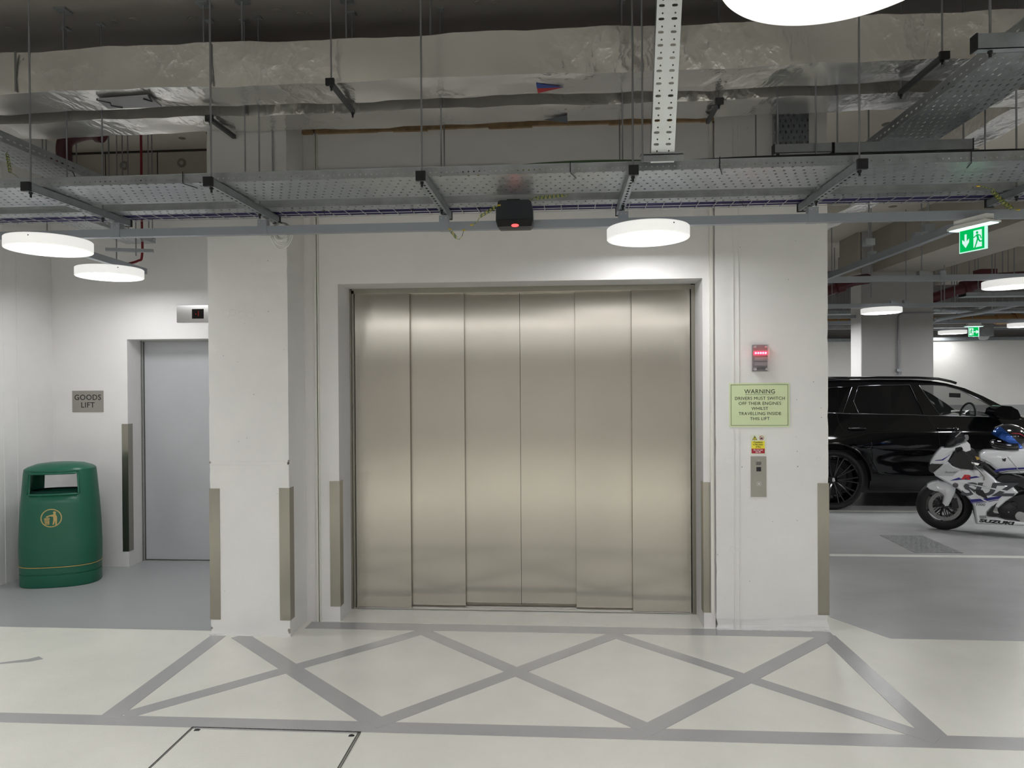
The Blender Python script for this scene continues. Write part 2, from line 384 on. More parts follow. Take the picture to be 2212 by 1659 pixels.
for cx_, cz_, s_ in ((-1.733, 1.112, 0.011), (-1.735, 1.098, 0.008), (-2.247, 1.105, 0.007), (-2.246, 0.62, 0.006), (-1.732, 0.30, 0.007), (-2.244, 0.045, 0.010), (-1.737, 0.035, 0.012)):
    b = MB(); b.prism([(cx_+s_*math.cos(k*PI/4)*random.uniform(0.35, 1.2), cz_+s_*math.sin(k*PI/4)*random.uniform(0.6, 1.7)) for k in range(8)], 0, 0.003, lambda u, v, w_: Vector((u, 4.3835+w_, v))); b.build('edge_chip', M('bare_concrete', (0.30, 0.28, 0.25), 0.9), wall_left)
# skirting smear of paint at the foot of the piers
for (n_, x0_, x1_, y_, par) in (('paint_drip_edge', -2.255, -1.725, 4.385, wall_left), ('paint_drip_edge', 0.985, 1.695, 4.655, wall_right)):
    b = MB(); x_ = x0_
    while x_ < x1_:
        l = random.uniform(0.03, 0.09); b.box(x_, min(x1_, x_+l), y_-random.uniform(0.006, 0.014), y_+0.01, -0.001, random.uniform(0.004, 0.012)); x_ += l
    b.build(n_, pier_m, par)
# alcove with the goods lift
b = MB(); b.box(-4.65, -3.80, 5.97, 6.2, 0, 3.30); b.box(-3.80, -2.2, 5.97, 6.2, 1.995, 3.30); b.box(-2.6, -2.2, 5.97, 6.2, 0, 1.995); b.box(-3.95, -2.5, 6.25, 6.4, 0, 2.2)
wall_alcove = struct('wall_alcove_back', b, wall_m)
b = MB(); b.box(-4.65, -4.49, 1.2, 6.2, 0, ZC); wall_al = struct('wall_alcove_left', b, pier_m)
b = MB(); b.box(-4.495, -4.488, 4.9, 4.904, 0, ZC); b.box(-4.495, -4.487, 5.42, 5.426, 0, ZC); b.box(-4.495, -4.487, 5.56, 5.566, 0, ZC); child('formwork_ridge', b, pier_m, wall_al)
b = MB(); b.box(-4.65, -2.2, 6.30, 6.5, 3.2, ZC); wau = struct('wall_alcove_upper', b, raw_m)
b = MB(); b.box(-4.65, -2.2, 6.292, 6.30, ZC-0.018, ZC)
for x in (-4.2, -3.7, -3.15, -2.55): b.box(x-0.003, x+0.003, 6.295, 6.30, 3.2, ZC)
child('panel_joint', b, M('joint_shadow', (0.05, 0.045, 0.04), 0.9), wau)
disc_m = M('anchor_disc', (0.40, 0.39, 0.36), 0.6, mott=0.1, mscale=30); discd_m = M('anchor_recess', (0.24, 0.225, 0.20), 0.8)
k = 0
for x, z in ((-4.02, 3.62), (-3.47, 3.63), (-2.74, 3.61), (-2.47, 3.62)):
    b = MB(); b.lathe([(0.042, 0), (0.042, -0.004), (0.018, -0.004)], (x, 6.30, z), axis='Y', n=24); o = b.build('anchor_recess', discd_m, wau)
    b = MB(); b.lathe([(0.019, 0), (0.019, -0.006), (0, -0.008)], (x, 6.30, z), axis='Y', n=20); b.build('anchor_head', disc_m, o)
# soffit anchors (cast-in, part of the ceiling)
random.seed(11)
def anchor(x, y, par=None, r=0.03):
    par = par or (ceiling if y < 4.69 else ceiling_bay)
    b = MB(); b.lathe([(r, 0), (r, -0.004), (r*0.62, -0.004), (r*0.6, -0.009), (0, -0.009)], (x, y, ZC), n=22); return b.build('soffit_anchor', discd_m, par)
for x in (-3.6, -3.52, -3.3, -2.62, -2.50, -2.15, -1.62, -1.50, -1.44, -0.92, -0.46, -0.36, 0.16, 0.72, 0.80, 1.02): anchor(x, 4.02+random.uniform(-0.04, 0.05))
for x, y in ((-3.1, 3.6), (-2.2, 3.55), (-1.2, 3.72), (-0.3, 3.65), (0.5, 3.5), (1.3, 3.7), (-1.75, 3.5), (-3.0, 5.9), (-2.9, 6.0), (-2.75, 5.8), (-2.4, 5.9), (-3.3, 6.0)): anchor(x, y)
for i in range(34): anchor(random.uniform(4.9, 9.5), random.uniform(8.5, 14.2), r=0.055, par=ceiling_bay)
for i in range(16): anchor(random.uniform(2.4, 4.3), random.uniform(5.5, 10.0), r=0.05, par=ceiling_bay)
# wall between bays behind: outer walls of the car park
block_m = M('painted_blockwork', (0.74, 0.73, 0.69), 0.6, mott=0.03, mscale=2)
nt = block_m.node_tree; br = nt.nodes.new('ShaderNodeTexBrick'); tcb = nt.nodes.new('ShaderNodeTexCoord'); mpb = nt.nodes.new('ShaderNodeMapping')
mpb.inputs['Rotation'].default_value = (R(90), 0, 0); nt.links.new(tcb.outputs['Object'], mpb.inputs[0]); nt.links.new(mpb.outputs[0], br.inputs[0])
br.inputs['Scale'].default_value = 1; br.inputs['Brick Width'].default_value = 0.44; br.inputs['Row Height'].default_value = 0.225; br.inputs['Mortar Size'].default_value = 0.005
bpn = nt.nodes.new('ShaderNodeBump'); bpn.inputs['Strength'].default_value = 0.25; bpn.inputs['Distance'].default_value = 0.006; bpn.invert = True
nt.links.new(br.outputs['Fac'], bpn.inputs['Height']); nt.links.new(bpn.outputs[0], nt.nodes['Principled BSDF'].inputs['Normal'])
b = MB(); b.box(X0, X1, 14.5, 14.7, 0, 2.33); wf = struct('wall_far', b, block_m)
b = MB(); b.box(1.7, X1, 14.48, 14.5, 0.0, 1.07); child('dado_paint', b, M('dado_grey', (0.38, 0.385, 0.39), 0.5), wf)
b = MB(); b.box(1.7, X1, 14.44, 14.5, 2.33, 2.39); child('wall_head_trim', b, galvd_m, wf)
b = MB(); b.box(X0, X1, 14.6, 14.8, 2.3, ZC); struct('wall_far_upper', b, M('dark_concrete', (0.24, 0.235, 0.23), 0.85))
b = MB(); b.box(X0-0.2, X1, Y0-0.2, Y0, 0, ZC); struct('wall_front', b, wall_m)
b = MB(); b.box(X0-0.2, X0, Y0, Y1, 0, ZC); struct('wall_side_left', b, wall_m)
b = MB(); b.box(X1, X1+0.2, Y0, Y1, 0, ZC); struct('wall_side_right', b, wall_m)
# far column and the concrete beams over it
col_m = M('grey_column_paint', (0.42, 0.415, 0.41), 0.6, mott=0.03, mscale=1.5, bump=0.2, bscale=40)
b = MB(); b.box(4.376, 5.39, 10.75, 11.12, 0, ZC); column = struct('wall_column', b, block_m if False else wall_m)
b = MB(); b.box(4.376+0.008, 5.39, 10.742, 10.75, 0, ZC); child('grey_face', b, col_m, column)
b = MB(); b.box(4.33, 4.585, 10.75, 11.43, 3.16, ZC-0.001); struct('ceiling_beam_stub', b, raw_m)
b = MB(); b.box(4.55, 5.40, -4.0, 10.74, 3.16, ZC-0.001); struct('ceiling_beam', b, raw_m)
b = MB(); b.box(6.4, 15, 12.2, 12.7, 3.2, ZC-0.001); struct('ceiling_beam_cross', b, raw_m)
# ================================================================ car lift doors and goods lift door
door_1 = thing('door_1', (-0.29, 4.95, 0), kind='structure')
edges = [-1.468, -1.073, -0.690, -0.297, 0.091, 0.480, 0.880]
ys = [4.955, 4.99, 5.025, 5.025, 4.99, 4.955]
steel_panels = []
for i in range(6):
    a, c = edges[i], edges[i+1]
    if i in (1, 2): a -= 0.03
    if i in (3, 4): c += 0.03
    g = 0.0015
    b = MB(); b.box(a+g, c-g, ys[i], ys[i]+0.026, 0.012, 2.262)
    o = b.build('door_panel', steel_m, door_1, bevel=0.0015, seg=1)
b = MB(); b.box(-1.503, -1.488, 4.935, 5.05, 0.0, 2.262); b.box(-1.486, -1.470, 4.945, 5.05, 0.0, 2.258); b.build('door_jamb', steel2_m, door_1, bevel=0.002, seg=1)
b = MB(); b.box(0.884, 0.912, 4.94, 5.05, 0.0, 2.262); b.build('door_jamb', steel2_m, door_1, bevel=0.002, seg=1)
b = MB(); b.box(-1.486, 0.884, 4.945, 5.06, 2.235, 2.27); b.build('door_head', steel2_m, door_1, bevel=0.002, seg=1)
b = MB()
for y0, y1 in ((4.943, 4.953), (4.983, 4.988), (5.018, 5.023), (5.055, 5.07)): b.box(-1.486, 0.884, y0, y1, -0.002, 0.010)
b.box(-1.486, 0.884, 4.943, 5.08, -0.003, 0.004)
b.build('door_sill', sill_m, door_1)
b = MB(); b.box(-1.49, 0.90, 5.07, 5.09, 0, 2.27); b.build('door_backing', black_m, door_1)
b = MB(); b.box(-1.499, 0.909, 4.665, 4.943, -0.002, 0.0015); b.build('threshold_paint', cream_m, floor)
door_2 = thing('door_2', (-3.2, 6.18, 0), kind='structure')
b = MB(); b.box(-3.778, -2.62, 6.192, 6.225, 0.012, 1.985); b.build('door_panel', goods_m, door_2, bevel=0.001, seg=1)
b = MB(); b.box(-3.806, -3.795, 6.165, 6.24, 0, 1.995); b.box(-3.793, -3.783, 6.175, 6.24, 0, 1.993); b.build('door_jamb', M('goods_jamb', (0.42, 0.42, 0.41), 0.4, 0.7), door_2)
b = MB(); b.box(-3.79, -2.62, 6.17, 6.24, 1.983, 1.996); b.build('door_head', M('goods_jamb', (0.42, 0.42, 0.41), 0.4, 0.7), door_2)
b = MB(); b.box(-3.79, -2.62, 6.18, 6.24, -0.002, 0.008); b.build('door_sill', sill_m, door_2)
# ---------------------------------------------------------------- corner guards: folded steel angles
def guard(x, y, side, leg_x, leg_y, z0, z1, label, t=0.003):
    """angle with its corner at (x, y); leg along x (towards side) on the face and leg going back"""
    g = thing('corner_guard', (x, y, z0), label, 'corner guard', 'steel corner guards')
    b = MB()
    b.prism([(x-side*t, y-t), (x+side*leg_x, y-t), (x+side*leg_x, y), (x, y), (x, y+leg_y), (x-side*t, y+leg_y)] if True else [], z0, z1)
    b.build('steel_angle', steel2_m, g, bevel=0.0008, seg=1)
    return g
guard(-3.745-0.0, 5.968, -1, 0.110, 0.10, 0.135, 1.254, 'steel corner guard beside the goods lift recess with a dark reflection') if False else None
def guard2(xc, yf, side, lx, ly, z0, z1, label):
    """xc = corner x, yf = wall face y; side=+1: return face looks to +x, so the face leg goes to -x"""
    t = 0.003
    P = [(xc-side*lx, yf-t), (xc+side*t, yf-t), (xc+side*t, yf+ly), (xc, yf+ly), (xc, yf), (xc-side*lx, yf)]
    b = MB(); b.prism(P, z0, z1)
    o = b.build('corner_guard', steel2_m, None, bevel=0.0007, seg=1); tag(o, label, 'corner guard', 'steel corner guards'); return o
guard2(-3.80, 5.97, 1, 0.055, 0.065, 0.135, 1.254, 'tall steel corner guard beside the goods lift recess, right of the green bin')
guard2(-2.25, 4.385, -1, 0.065, 0.065, 0.10, 0.937, 'steel corner guard on the left edge of the pitted white pillar')
guard2(-1.73, 4.385, 1, 0.065, 0.07, 0.102, 0.943, 'steel corner guard on the right edge of the pitted white pillar')
guard2(-1.50, 4.68, 1, 0.066, 0.07, 0.10, 0.945, 'steel corner guard at the left edge of the car lift opening')
guard2(0.91, 4.68, -1, 0.066, 0.07, 0.10, 0.947, 'steel corner guard at the right edge of the car lift opening')
guard2(1.69, 4.655, 1, 0.067, 0.05, 0.105, 0.947, 'steel corner guard on the outer right corner near the parked car')
# ---------------------------------------------------------------- signs
ink_m = M('black_ink', (0.02, 0.02, 0.02), 0.5)
XA, ZA = (1, 0, 0), (0, 0, 1)
s = thing('wall_sign', (-4.163, 5.97, 1.455), 'brushed metal plate reading GOODS LIFT on the alcove wall above the bin', 'sign')
b = MB(); b.box(-4.306, -4.02, 5.966, 5.970, 1.36, 1.548); b.build('sign_plate', M('grey_sign_plate', (0.36, 0.345, 0.315), 0.35, 0.6, mott=0.03), s, bevel=0.0008, seg=1)
text_obj('lettering', 'GOODS', 0.066, ink_m, s, (-4.163, 5.9655, 1.487), XA, ZA, 0.0004, bold=0.0007, space=1.08)
text_obj('lettering', 'LIFT', 0.066, ink_m, s, (-4.163, 5.9655, 1.420), XA, ZA, 0.0004, bold=0.0007, space=1.08)
s = thing('lift_indicator', (-3.20, 5.97, 2.21), 'steel floor indicator with a black display above the goods lift door', 'indicator')
b = MB(); b.box(-3.343, -2.95, 5.963, 5.97, 2.137, 2.285); b.build('indicator_plate', M('satin_plate', (0.62, 0.61, 0.59), 0.22, 1.0, aniso=0.5), s, bevel=0.001, seg=1)
b = MB(); b.box(-3.204, -3.10, 5.9605, 5.9632, 2.168, 2.252); d_ = b.build('indicator_display', M('display_glass', (0.006, 0.005, 0.005), 0.08), s)
b = MB(); b.box(-3.172, -3.164, 5.9598, 5.9606, 2.206, 2.210); b.box(-3.147, -3.145, 5.9598, 5.9606, 2.19, 2.235); b.build('indicator_digit', emis('dim_red', (1, 0.05, 0.02), 0.15), d_)
YP = 4.655
s = thing('warning_sign', (1.26, YP, 1.447), 'large pale green sign headed WARNING telling drivers to switch off engines', 'sign')
b = MB(); b.box(1.072, 1.448, YP-0.006, YP, 1.307, 1.588); b.build('sign_board', M('photoluminescent_board', (0.66, 0.76, 0.46), 0.45), s, bevel=0.001, seg=1)
b = MB(); t = 0.0022
for x0, x1, z0, z1 in ((1.081, 1.439, 1.579-t, 1.579), (1.081, 1.439, 1.316, 1.316+t), (1.081, 1.081+t, 1.316, 1.579), (1.439-t, 1.439, 1.316, 1.579)): b.box(x0, x1, YP-0.0068, YP-0.006, z0, z1)
b.build('sign_border', ink_m, s)
text_obj('lettering', 'WARNING', 0.0385, ink_m, s, (1.262, YP-0.0066, 1.5335), XA, ZA, 0.0004, space=1.06)
b = MB(); b.box(1.170, 1.354, YP-0.0070, YP-0.006, 1.5145, 1.516); b.build('underline', ink_m, s)
for i, ln in enumerate(['DRIVERS MUST SWITCH', 'OFF THEIR ENGINES', 'WHILST', 'TRAVELLING INSIDE', 'THIS LIFT']):
    text_obj('lettering', ln, 0.0282, ink_m, s, (1.262, YP-0.0066, 1.4895-0.0325*i), XA, ZA, 0.0004, space=1.06)
s = thing('caution_sign', (1.251, YP, 1.19), 'small yellow and red sign about fire above the lift call panel', 'sign')
b = MB(); b.box(1.203, 1.299, YP-0.003, YP, 1.130, 1.256); b.build('sign_board', M('cream_board', (0.74, 0.78, 0.64), 0.45), s)
yel_m = M('sign_yellow', (0.85, 0.74, 0.05), 0.5); red_m = M('sign_red', (0.42, 0.02, 0.04), 0.5)
b = MB(); b.box(1.210, 1.293, YP-0.0036, YP-0.003, 1.168, 1.217); b.build('yellow_panel', yel_m, s)
b = MB(); b.box(1.210, 1.293, YP-0.0036, YP-0.003, 1.137, 1.168); b.build('red_panel', red_m, s)
def PT(y): return lambda u, v, w_: Vector((u, y-w_, v))
tri = lambda cx, cz, r: [(cx-r, cz-r*0.62), (cx+r, cz-r*0.62), (cx, cz+r*1.1)]
plate_obj('hazard_triangle', [tri(1.2305, 1.2335, 0.0165)], 0.0004, ink_m, s, PT(YP-0.0033))
plate_obj('hazard_triangle_fill', [tri(1.2305, 1.2332, 0.0115)], 0.0004, yel_m, s, PT(YP-0.0038))
text_obj('lettering', '!', 0.020, ink_m, s, (1.2305, YP-0.0042, 1.2335), XA, ZA, 0.0003, bold=0.0012)
ring = lambda cx, cz, r: [(cx+r*math.cos(2*PI*i/28), cz+r*math.sin(2*PI*i/28)) for i in range(28)]
plate_obj('prohibition_ring', [ring(1.2725, 1.2365, 0.0145), ring(1.2725, 1.2365, 0.0120)], 0.0005, red_m, s, PT(YP-0.0034))
b = MB(); b.obox((1.2725, YP-0.0040, 1.2365), (0.009, 0, -0.009), (0, 0.0004, 0), (0.0009, 0, 0.0009)); b.build('prohibition_bar', red_m, s)
b = MB(); b.box(1.268, 1.272, YP-0.0036, YP-0.003, 1.229, 1.244); b.box(1.264, 1.281, YP-0.0036, YP-0.003, 1.2285, 1.234); b.box(1.276, 1.280, YP-0.0036, YP-0.003, 1.232, 1.241); b.build('pictogram', ink_m, s)
for ln, sz, z, m_ in (('Caution', 0.0178, 1.2085, ink_m), ('in the event', 0.0125, 1.1935, ink_m), ('of fire', 0.0132, 1.1790, ink_m)):
    text_obj('lettering', ln, sz, m_, s, (1.251, YP-0.0040, z), XA, ZA, 0.0003, bold=0.0003)
for ln, z in (('Do not use', 1.1595), ('the lift', 1.1465)):
    text_obj('lettering', ln, 0.0125, M('white_ink', (0.85, 0.85, 0.85), 0.5), s, (1.251, YP-0.0040, z), XA, ZA, 0.0003, bold=0.0003)
s = thing('call_panel', (1.254, YP, 0.99), 'tall narrow steel lift call panel with a black reader square', 'lift control')
pl_m = M('panel_steel', (0.36, 0.345, 0.31), 0.38, 0.85, aniso=0.4, mott=0.04)
b = MB(); b.box(1.205, 1.302, YP-0.004, YP, 0.860, 1.118); b.build('panel_plate', pl_m, s, bevel=0.0006, seg=1)
b = MB(); b.box(1.205, 1.302, YP-0.0052, YP, 0.858, 0.882); b.build('panel_foot', pl_m, s)
b = MB(); b.box(1.239, 1.269, YP-0.0055, YP-0.004, 1.022, 1.050); b.build('card_reader', black_m, s)
b = MB(); b.box(1.240, 1.270, YP-0.0055, YP-0.004, 0.928, 0.956); o = b.build('call_button', M('button_steel', (0.42, 0.41, 0.38), 0.3, 0.9), s, bevel=0.0006, seg=1)
plate_obj('button_arrow', [tri(1.255, 0.942, 0.005)], 0.0004, M('etch', (0.75, 0.75, 0.72), 0.4), o, PT(YP-0.0058))
for z in (1.094, 0.886): 
    b = MB(); b.lathe([(0.0035, 0), (0.003, -0.0012), (0, -0.0015)], (1.253, YP-0.004, z), axis='Y', n=14); b.build('screw', sill_m, s)
b = MB()
for z in (1.0635, 1.0835): b.box(1.237, 1.270, YP-0.0046, YP-0.004, z, z+0.0012)
b.box(1.239, 1.268, YP-0.0046, YP-0.004, 1.0655, 1.0685)
b.build('logo_rule', ink_m, s)
text_obj('lettering', 'LODIGE', 0.0125, ink_m, s, (1.2535, YP-0.0044, 1.0755), XA, ZA, 0.0002, bold=0.0006, sx=0.75)
# red signal beacon
s = thing('signal_beacon', (1.262, YP, 1.745), 'clear plastic wall beacon glowing red above the warning sign', 'beacon')
clear_m = M('clear_plastic', (0.6, 0.57, 0.59), 0.12, alpha=0.2, trans=0.0)
b = MB(); b.box(1.216, 1.308, YP-0.018, YP, 1.664, 1.832); b.build('beacon_base', M('beacon_grey', (0.13, 0.115, 0.12), 0.4), s, bevel=0.006, seg=3)
b = MB(); b.box(1.214, 1.310, YP-0.046, YP-0.016, 1.662, 1.834); b.build('beacon_cover', clear_m, s, bevel=0.010, seg=4)
b = MB()
for i in range(5): b.lathe([(0.0052, 0), (0.0045, -0.004), (0, -0.006)], (1.232+i*0.0155, YP-0.030, 1.780), axis='Y', n=12)
b.build('led_row', emis('red_led', (1.0, 0.03, 0.05), 25), s)
b = MB(); b.box(1.222, 1.303, YP-0.030, YP-0.018, 1.768, 1.792); b.build('led_strip', M('red_reflector', (0.8, 0.02, 0.04), 0.3, emit=(1, 0.01, 0.04), estr=1.3), s, bevel=0.006, seg=3)
for z in (1.742, 1.712):
    b = MB(); b.box(1.225, 1.300, YP-0.032, YP-0.018, z-0.011, z+0.011)
    o = b.build('led_strip', M('unlit_reflector', (0.26, 0.23, 0.24), 0.25, 0.5), s, bevel=0.004, seg=2)
b = MB(); b.box(1.243, 1.290, YP-0.034, YP-0.018, 1.674, 1.690); b.build('terminal_block', black_m, s, bevel=0.002)
for x in (1.226, 1.298):
    for z in (1.676, 1.820):
        b = MB(); b.cyl((x, YP-0.047, z), (x, YP-0.018, z), 0.007, 12); b.build('corner_screw', M('screw_grey', (0.45, 0.43, 0.43), 0.35), s, smooth=40)
# ================================================================ services under the soffit
def ray(px, py): return r2*((px-1106)/1534) - u2*((py-829.5)/1534) + fwd
def onY(px, py, Y):
    d = ray(px, py); q = d*(Y/d.y); return Vector((q.x, Y, q.z+H))
def onZ(px, py, z):
    d = ray(px, py); q = d*((z-H)/d.z); return Vector((q.x, q.y, z))
ZT, ZB = 2.505, 2.44
def make_luminaire():
    t = thing('luminaire', (0, 0, ZT))
    b = MB(); b.lathe([(0, ZT), (0.234, ZT), (0.238, ZT-0.004), (0.238, ZB+0.003), (0.235, ZB), (0.220, ZB), (0.218, ZB+0.004), (0.0, ZB+0.005)], (0, 0, 0), n=96)
    b.build('lamp_housing', house_m, t, smooth=30)
    b = MB(); b.lathe([(0, ZB+0.0035), (0.2175, ZB+0.0035), (0.2175, ZB+0.0045), (0, ZB+0.0045)], (0, 0, 0), n=96); b.build('diffuser', lamp_m, t)
    b = MB(); b.lathe([(0.004, 0), (0.003, -0.001), (0, -0.001)], (0.05, -0.2382, ZT-0.02), axis='Y', n=10); b.build('housing_screw', black_m, t)
    return t
lum0 = make_luminaire(); first = True
LUMS = [(-3.155, 4.18, 'round ceiling lamp at the far left above the green bin, nearer the viewer'), (0.505, 4.20, 'round ceiling lamp in front of the top of the car lift opening'),
        (-3.50, 5.29, 'round ceiling lamp deeper in the goods lift alcove'), (0.56, 1.455, 'very large looking round ceiling lamp cut off by the top edge'),
        (4.06, 9.36, 'round ceiling lamp in front of the grey column'), (4.12, 6.82, 'round ceiling lamp at the right edge above the black car'),
        (7.40, 14.05, 'small round ceiling lamp near the far blockwork wall'), (7.62, 12.3, 'far round ceiling lamp at the right edge beside the small exit sign')]
FILL_LAMPS = [(-3.4, 1.43), (4.3, 1.43), (-3.6, -0.2), (-1.9, -0.2), (-0.3, -0.2), (1.4, -0.2), (3.0, -0.2), (4.8, -0.2), (-2.6, -3.4), (-0.8, -3.4), (1.0, -3.4), (2.8, -3.4), (-4.5, -3.4), (-3.0, -7.0), (-0.5, -7.0), (2.0, -7.0), (4.5, -7.0), (-5.5, -7.0), (6.2, 1.43), (7.2, 9.36), (7.2, 6.82), (6.6, -0.2), (3.3, 12.3), (3.4, 10.95), (10.8, 12.3), (10.8, 9.36), (2.9, 9.36), (6.3, 9.36), (6.1, 6.82), (8.4, 6.82), (5.4, 12.3), (11.5, 14.05)]  # rows just behind read from door reflections; the rest added as fill, all brightened
for i, (x, y, lab) in enumerate(LUMS):
    o = lum0 if i == 0 else copy_tree(lum0); o.location = (x, y, ZT-0.004); tag(o, lab, 'ceiling lamp', 'round ceiling lamps')
    o.rotation_euler = (R(-0.8), 0, R(17*i))
strong_me = [c_ for c_ in lum0.children if c_.name.startswith('diffuser')][0].data.copy(); strong_me.materials[0] = lamp2_m
for i, (x, y) in enumerate(FILL_LAMPS):
    o = copy_tree(lum0); o.location = (x, y, ZT); [setattr(c_, 'data', strong_me) for c_ in o.children if c_.name.startswith('diffuser')]; tag(o, 'unseen round ceiling lamp outside the frame, brightened as fill light', 'ceiling lamp', 'unseen fill lamps outside the picture')
# ---- trunking the lamps hang on
def trunk(name, p0, p1, z0, z1, hw, label, mat=trunk_m, joints=()):
    p0, p1 = Vector(p0), Vector(p1); d = (p1-p0).normalized(); n = Vector((-d.y, d.x))
    t = thing(name, ((p0.x+p1.x)/2, (p0.y+p1.y)/2, z0), label, 'trunking', 'lamp trunking runs')
    b = MB(); c = (p0+p1)/2
    b.obox((c.x, c.y, (z0+z1)/2), (d.x*(p1-p0).length/2, d.y*(p1-p0).length/2, 0), (n.x*hw, n.y*hw, 0), (0, 0, (z1-z0)/2))
    b.build('trunking_body', mat, t, bevel=0.002, seg=1)
    for s_ in joints:
        q = p0 + d*s_; b = MB()
        b.obox((q.x, q.y, (z0+z1)/2+0.018), (d.x*0.028, d.y*0.028, 0), (n.x*(hw+0.003), n.y*(hw+0.003), 0), (0, 0, (z1-z0)/2+0.020))
        o = b.build('coupling_plate', galv_m if mat is not trunk_m else trunk_m, t, bevel=0.001, seg=1)
        for s2 in (-0.014, 0.014):
            for sg in (-1, 1):
                a = Vector((q.x+d.x*s2, q.y+d.y*s2, z1+0.022)); e = Vector((n.x, n.y, 0))*sg*(hw+0.003)
                b = MB(); b.cyl(a+e, a+e*1.12, 0.0045, 10); b.build('bolt_head', sill_m, o)
    return t
trunk('trunking', (-4.42, 4.172), (3.4, 4.172), ZT, 2.553, 0.021, 'long grey lamp trunking crossing in front of both lifts', joints=(4.42-2.71, 4.42-1.79, 4.42-0.69, 4.42+0.36, 4.42+1.43))
trunk('trunking', (2.39, 4.22), (2.39, 6.78), ZT, 2.553, 0.021, 'grey lamp trunking running away from the green exit sign behind the right pier', joints=(0.75, 1.45))
trunk('trunking', (1.75, 6.82), (9.0, 6.82), ZT, 2.56, 0.021, 'grey lamp trunking above the black car carrying the lamp at the right edge', joints=(1.75,))
trunk('trunking', (1.75, 9.36), (11.5, 9.36), ZT, 2.56, 0.021, 'grey lamp trunking crossing in front of the grey column', joints=(2.45, 6.2))
trunk('trunking', (1.75, 12.3), (12.0, 12.3), ZT, 2.56, 0.021, 'farthest grey lamp trunking with the small exit sign under it', joints=(4.7,))
for yy_ in (1.43, -0.2, -3.4, -7.0): trunk('trunking', (-6.0, yy_), (7.5, yy_), ZT, 2.553, 0.021, 'grey lamp trunking '+{1.43: 'holding the very large looking lamp above the viewer', -0.2: 'first run behind the viewer', -3.4: 'second run behind the viewer', -7.0: 'third run behind the viewer'}[yy_])
trunk('trunking', (1.8, 10.95), (4.374, 10.95), ZT, 2.553, 0.021, 'grey lamp trunking added behind the right pier to carry an unseen fill lamp')  # run added to carry the lamp that brightens the column side
trunk('trunking', (6.5, 14.05), (14.0, 14.05), ZT, 2.54, 0.021, 'last grey lamp trunking close to the far blockwork wall')
trunk('trunking', (-3.30, 4.22), (-3.42, 5.62), ZT, 2.553, 0.021, 'grey lamp trunking running back into the goods lift alcove')
# ---- perforated trays
def tray_mats(nm, au, av, pu, pv, hu, hv, st, inv=1, base=None):
    a = M(nm, base or (0.42, 0.45, 0.47), 0.36, 0.85, mott=0.12, mscale=14, rvar=0.07)
    return perforate(a, au, av, pu, pv, hu, hv, st)
tray_x = tray_mats('tray_sheet_x', 0, 1, 0.048, 0.056, 0.0062, 0.0095, 0.5)
tray_y = tray_mats('tray_sheet_y', 0, 1, 0.034, 0.058, 0.0042, 0.015, 0.5)
flange_x = tray_mats('tray_flange_x', 0, 2, 0.0275, 0.045, 0.0038, 0.0038, 0)
flange_y = tray_mats('tray_flange_y', 1, 2, 0.050, 0.050, 0.012, 0.0045, 0)
def tray(p0, p1, z, half, fl, label, axis, cat='cable tray', rot=None, mats=None):
    cx, cy = (p0[0]+p1[0])/2, (p0[1]+p1[1])/2
    t = thing('cable_tray', (cx, cy, z), label, cat)
    tm, fm = mats or ((tray_x, flange_x) if axis == 'X' else (tray_y, flange_y))
    th = 0.0012; b = MB()
    if axis == 'X': b.box(p0[0]-cx, p1[0]-cx, -half, half, -th, 0)
    else: b.box(-half, half, p0[1]-cy, p1[1]-cy, -th, 0)
    b.build('tray_base', tm, t, shift=False)
    for s in (-1, 1):
        b = MB()
        if axis == 'X': b.box(p0[0]-cx, p1[0]-cx, s*half-th/2, s*half+th/2, 0.0, fl); o = b.build('tray_flange', fm, t, shift=False)
        else: b.box(s*half-th/2, s*half+th/2, p0[1]-cy, p1[1]-cy, 0.0, fl); o = b.build('tray_flange', fm, t, shift=False)
        b = MB()
        if axis == 'X': b.box(p0[0]-cx, p1[0]-cx, s*half-0.003, s*half+0.003, fl-0.001, fl+0.001)
        else: b.box(s*half-0.003, s*half+0.003, p0[1]-cy, p1[1]-cy, fl-0.001, fl+0.001)
        b.build('rolled_edge', galv_m, o, shift=False)
    return t
tray((-4.45, 3.73), (3.4, 3.73), 2.645, 0.195, 0.045, 'wide perforated cable tray crossing the whole picture nearest the viewer', 'X')
tray((-4.45, 4.132), (3.4, 4.132), 2.645, 0.048, 0.045, 'narrow perforated cable tray behind the wide one, beside the purple cables', 'X')
tray((0, 3.55), (0, 5.6), 3.0, 0.135, 0.06, 'x', 'Y').location = (-3.32, 4.62, 3.0)
tl = [o for o in C.objects if o.name.startswith('cable_tray') and o.get('label') == 'x'][0]; tl['label'] = 'slotted cable tray running back above the goods lift alcove at the left'
t5 = tray((0, 0), (0, 1.3), 2.66, 0.12, 0.04, 'short slotted cable tray deep in the alcove above the two left lamps', 'Y'); t5.location = (-3.45, 4.98, 2.76)
tr = tray((0, 0.6), (0, 4.4), 2.95, 0.16, 0.055, 'broad slotted cable tray coming towards the viewer at the upper right', 'Y'); tr.location = (1.95, 2.5, 2.95)
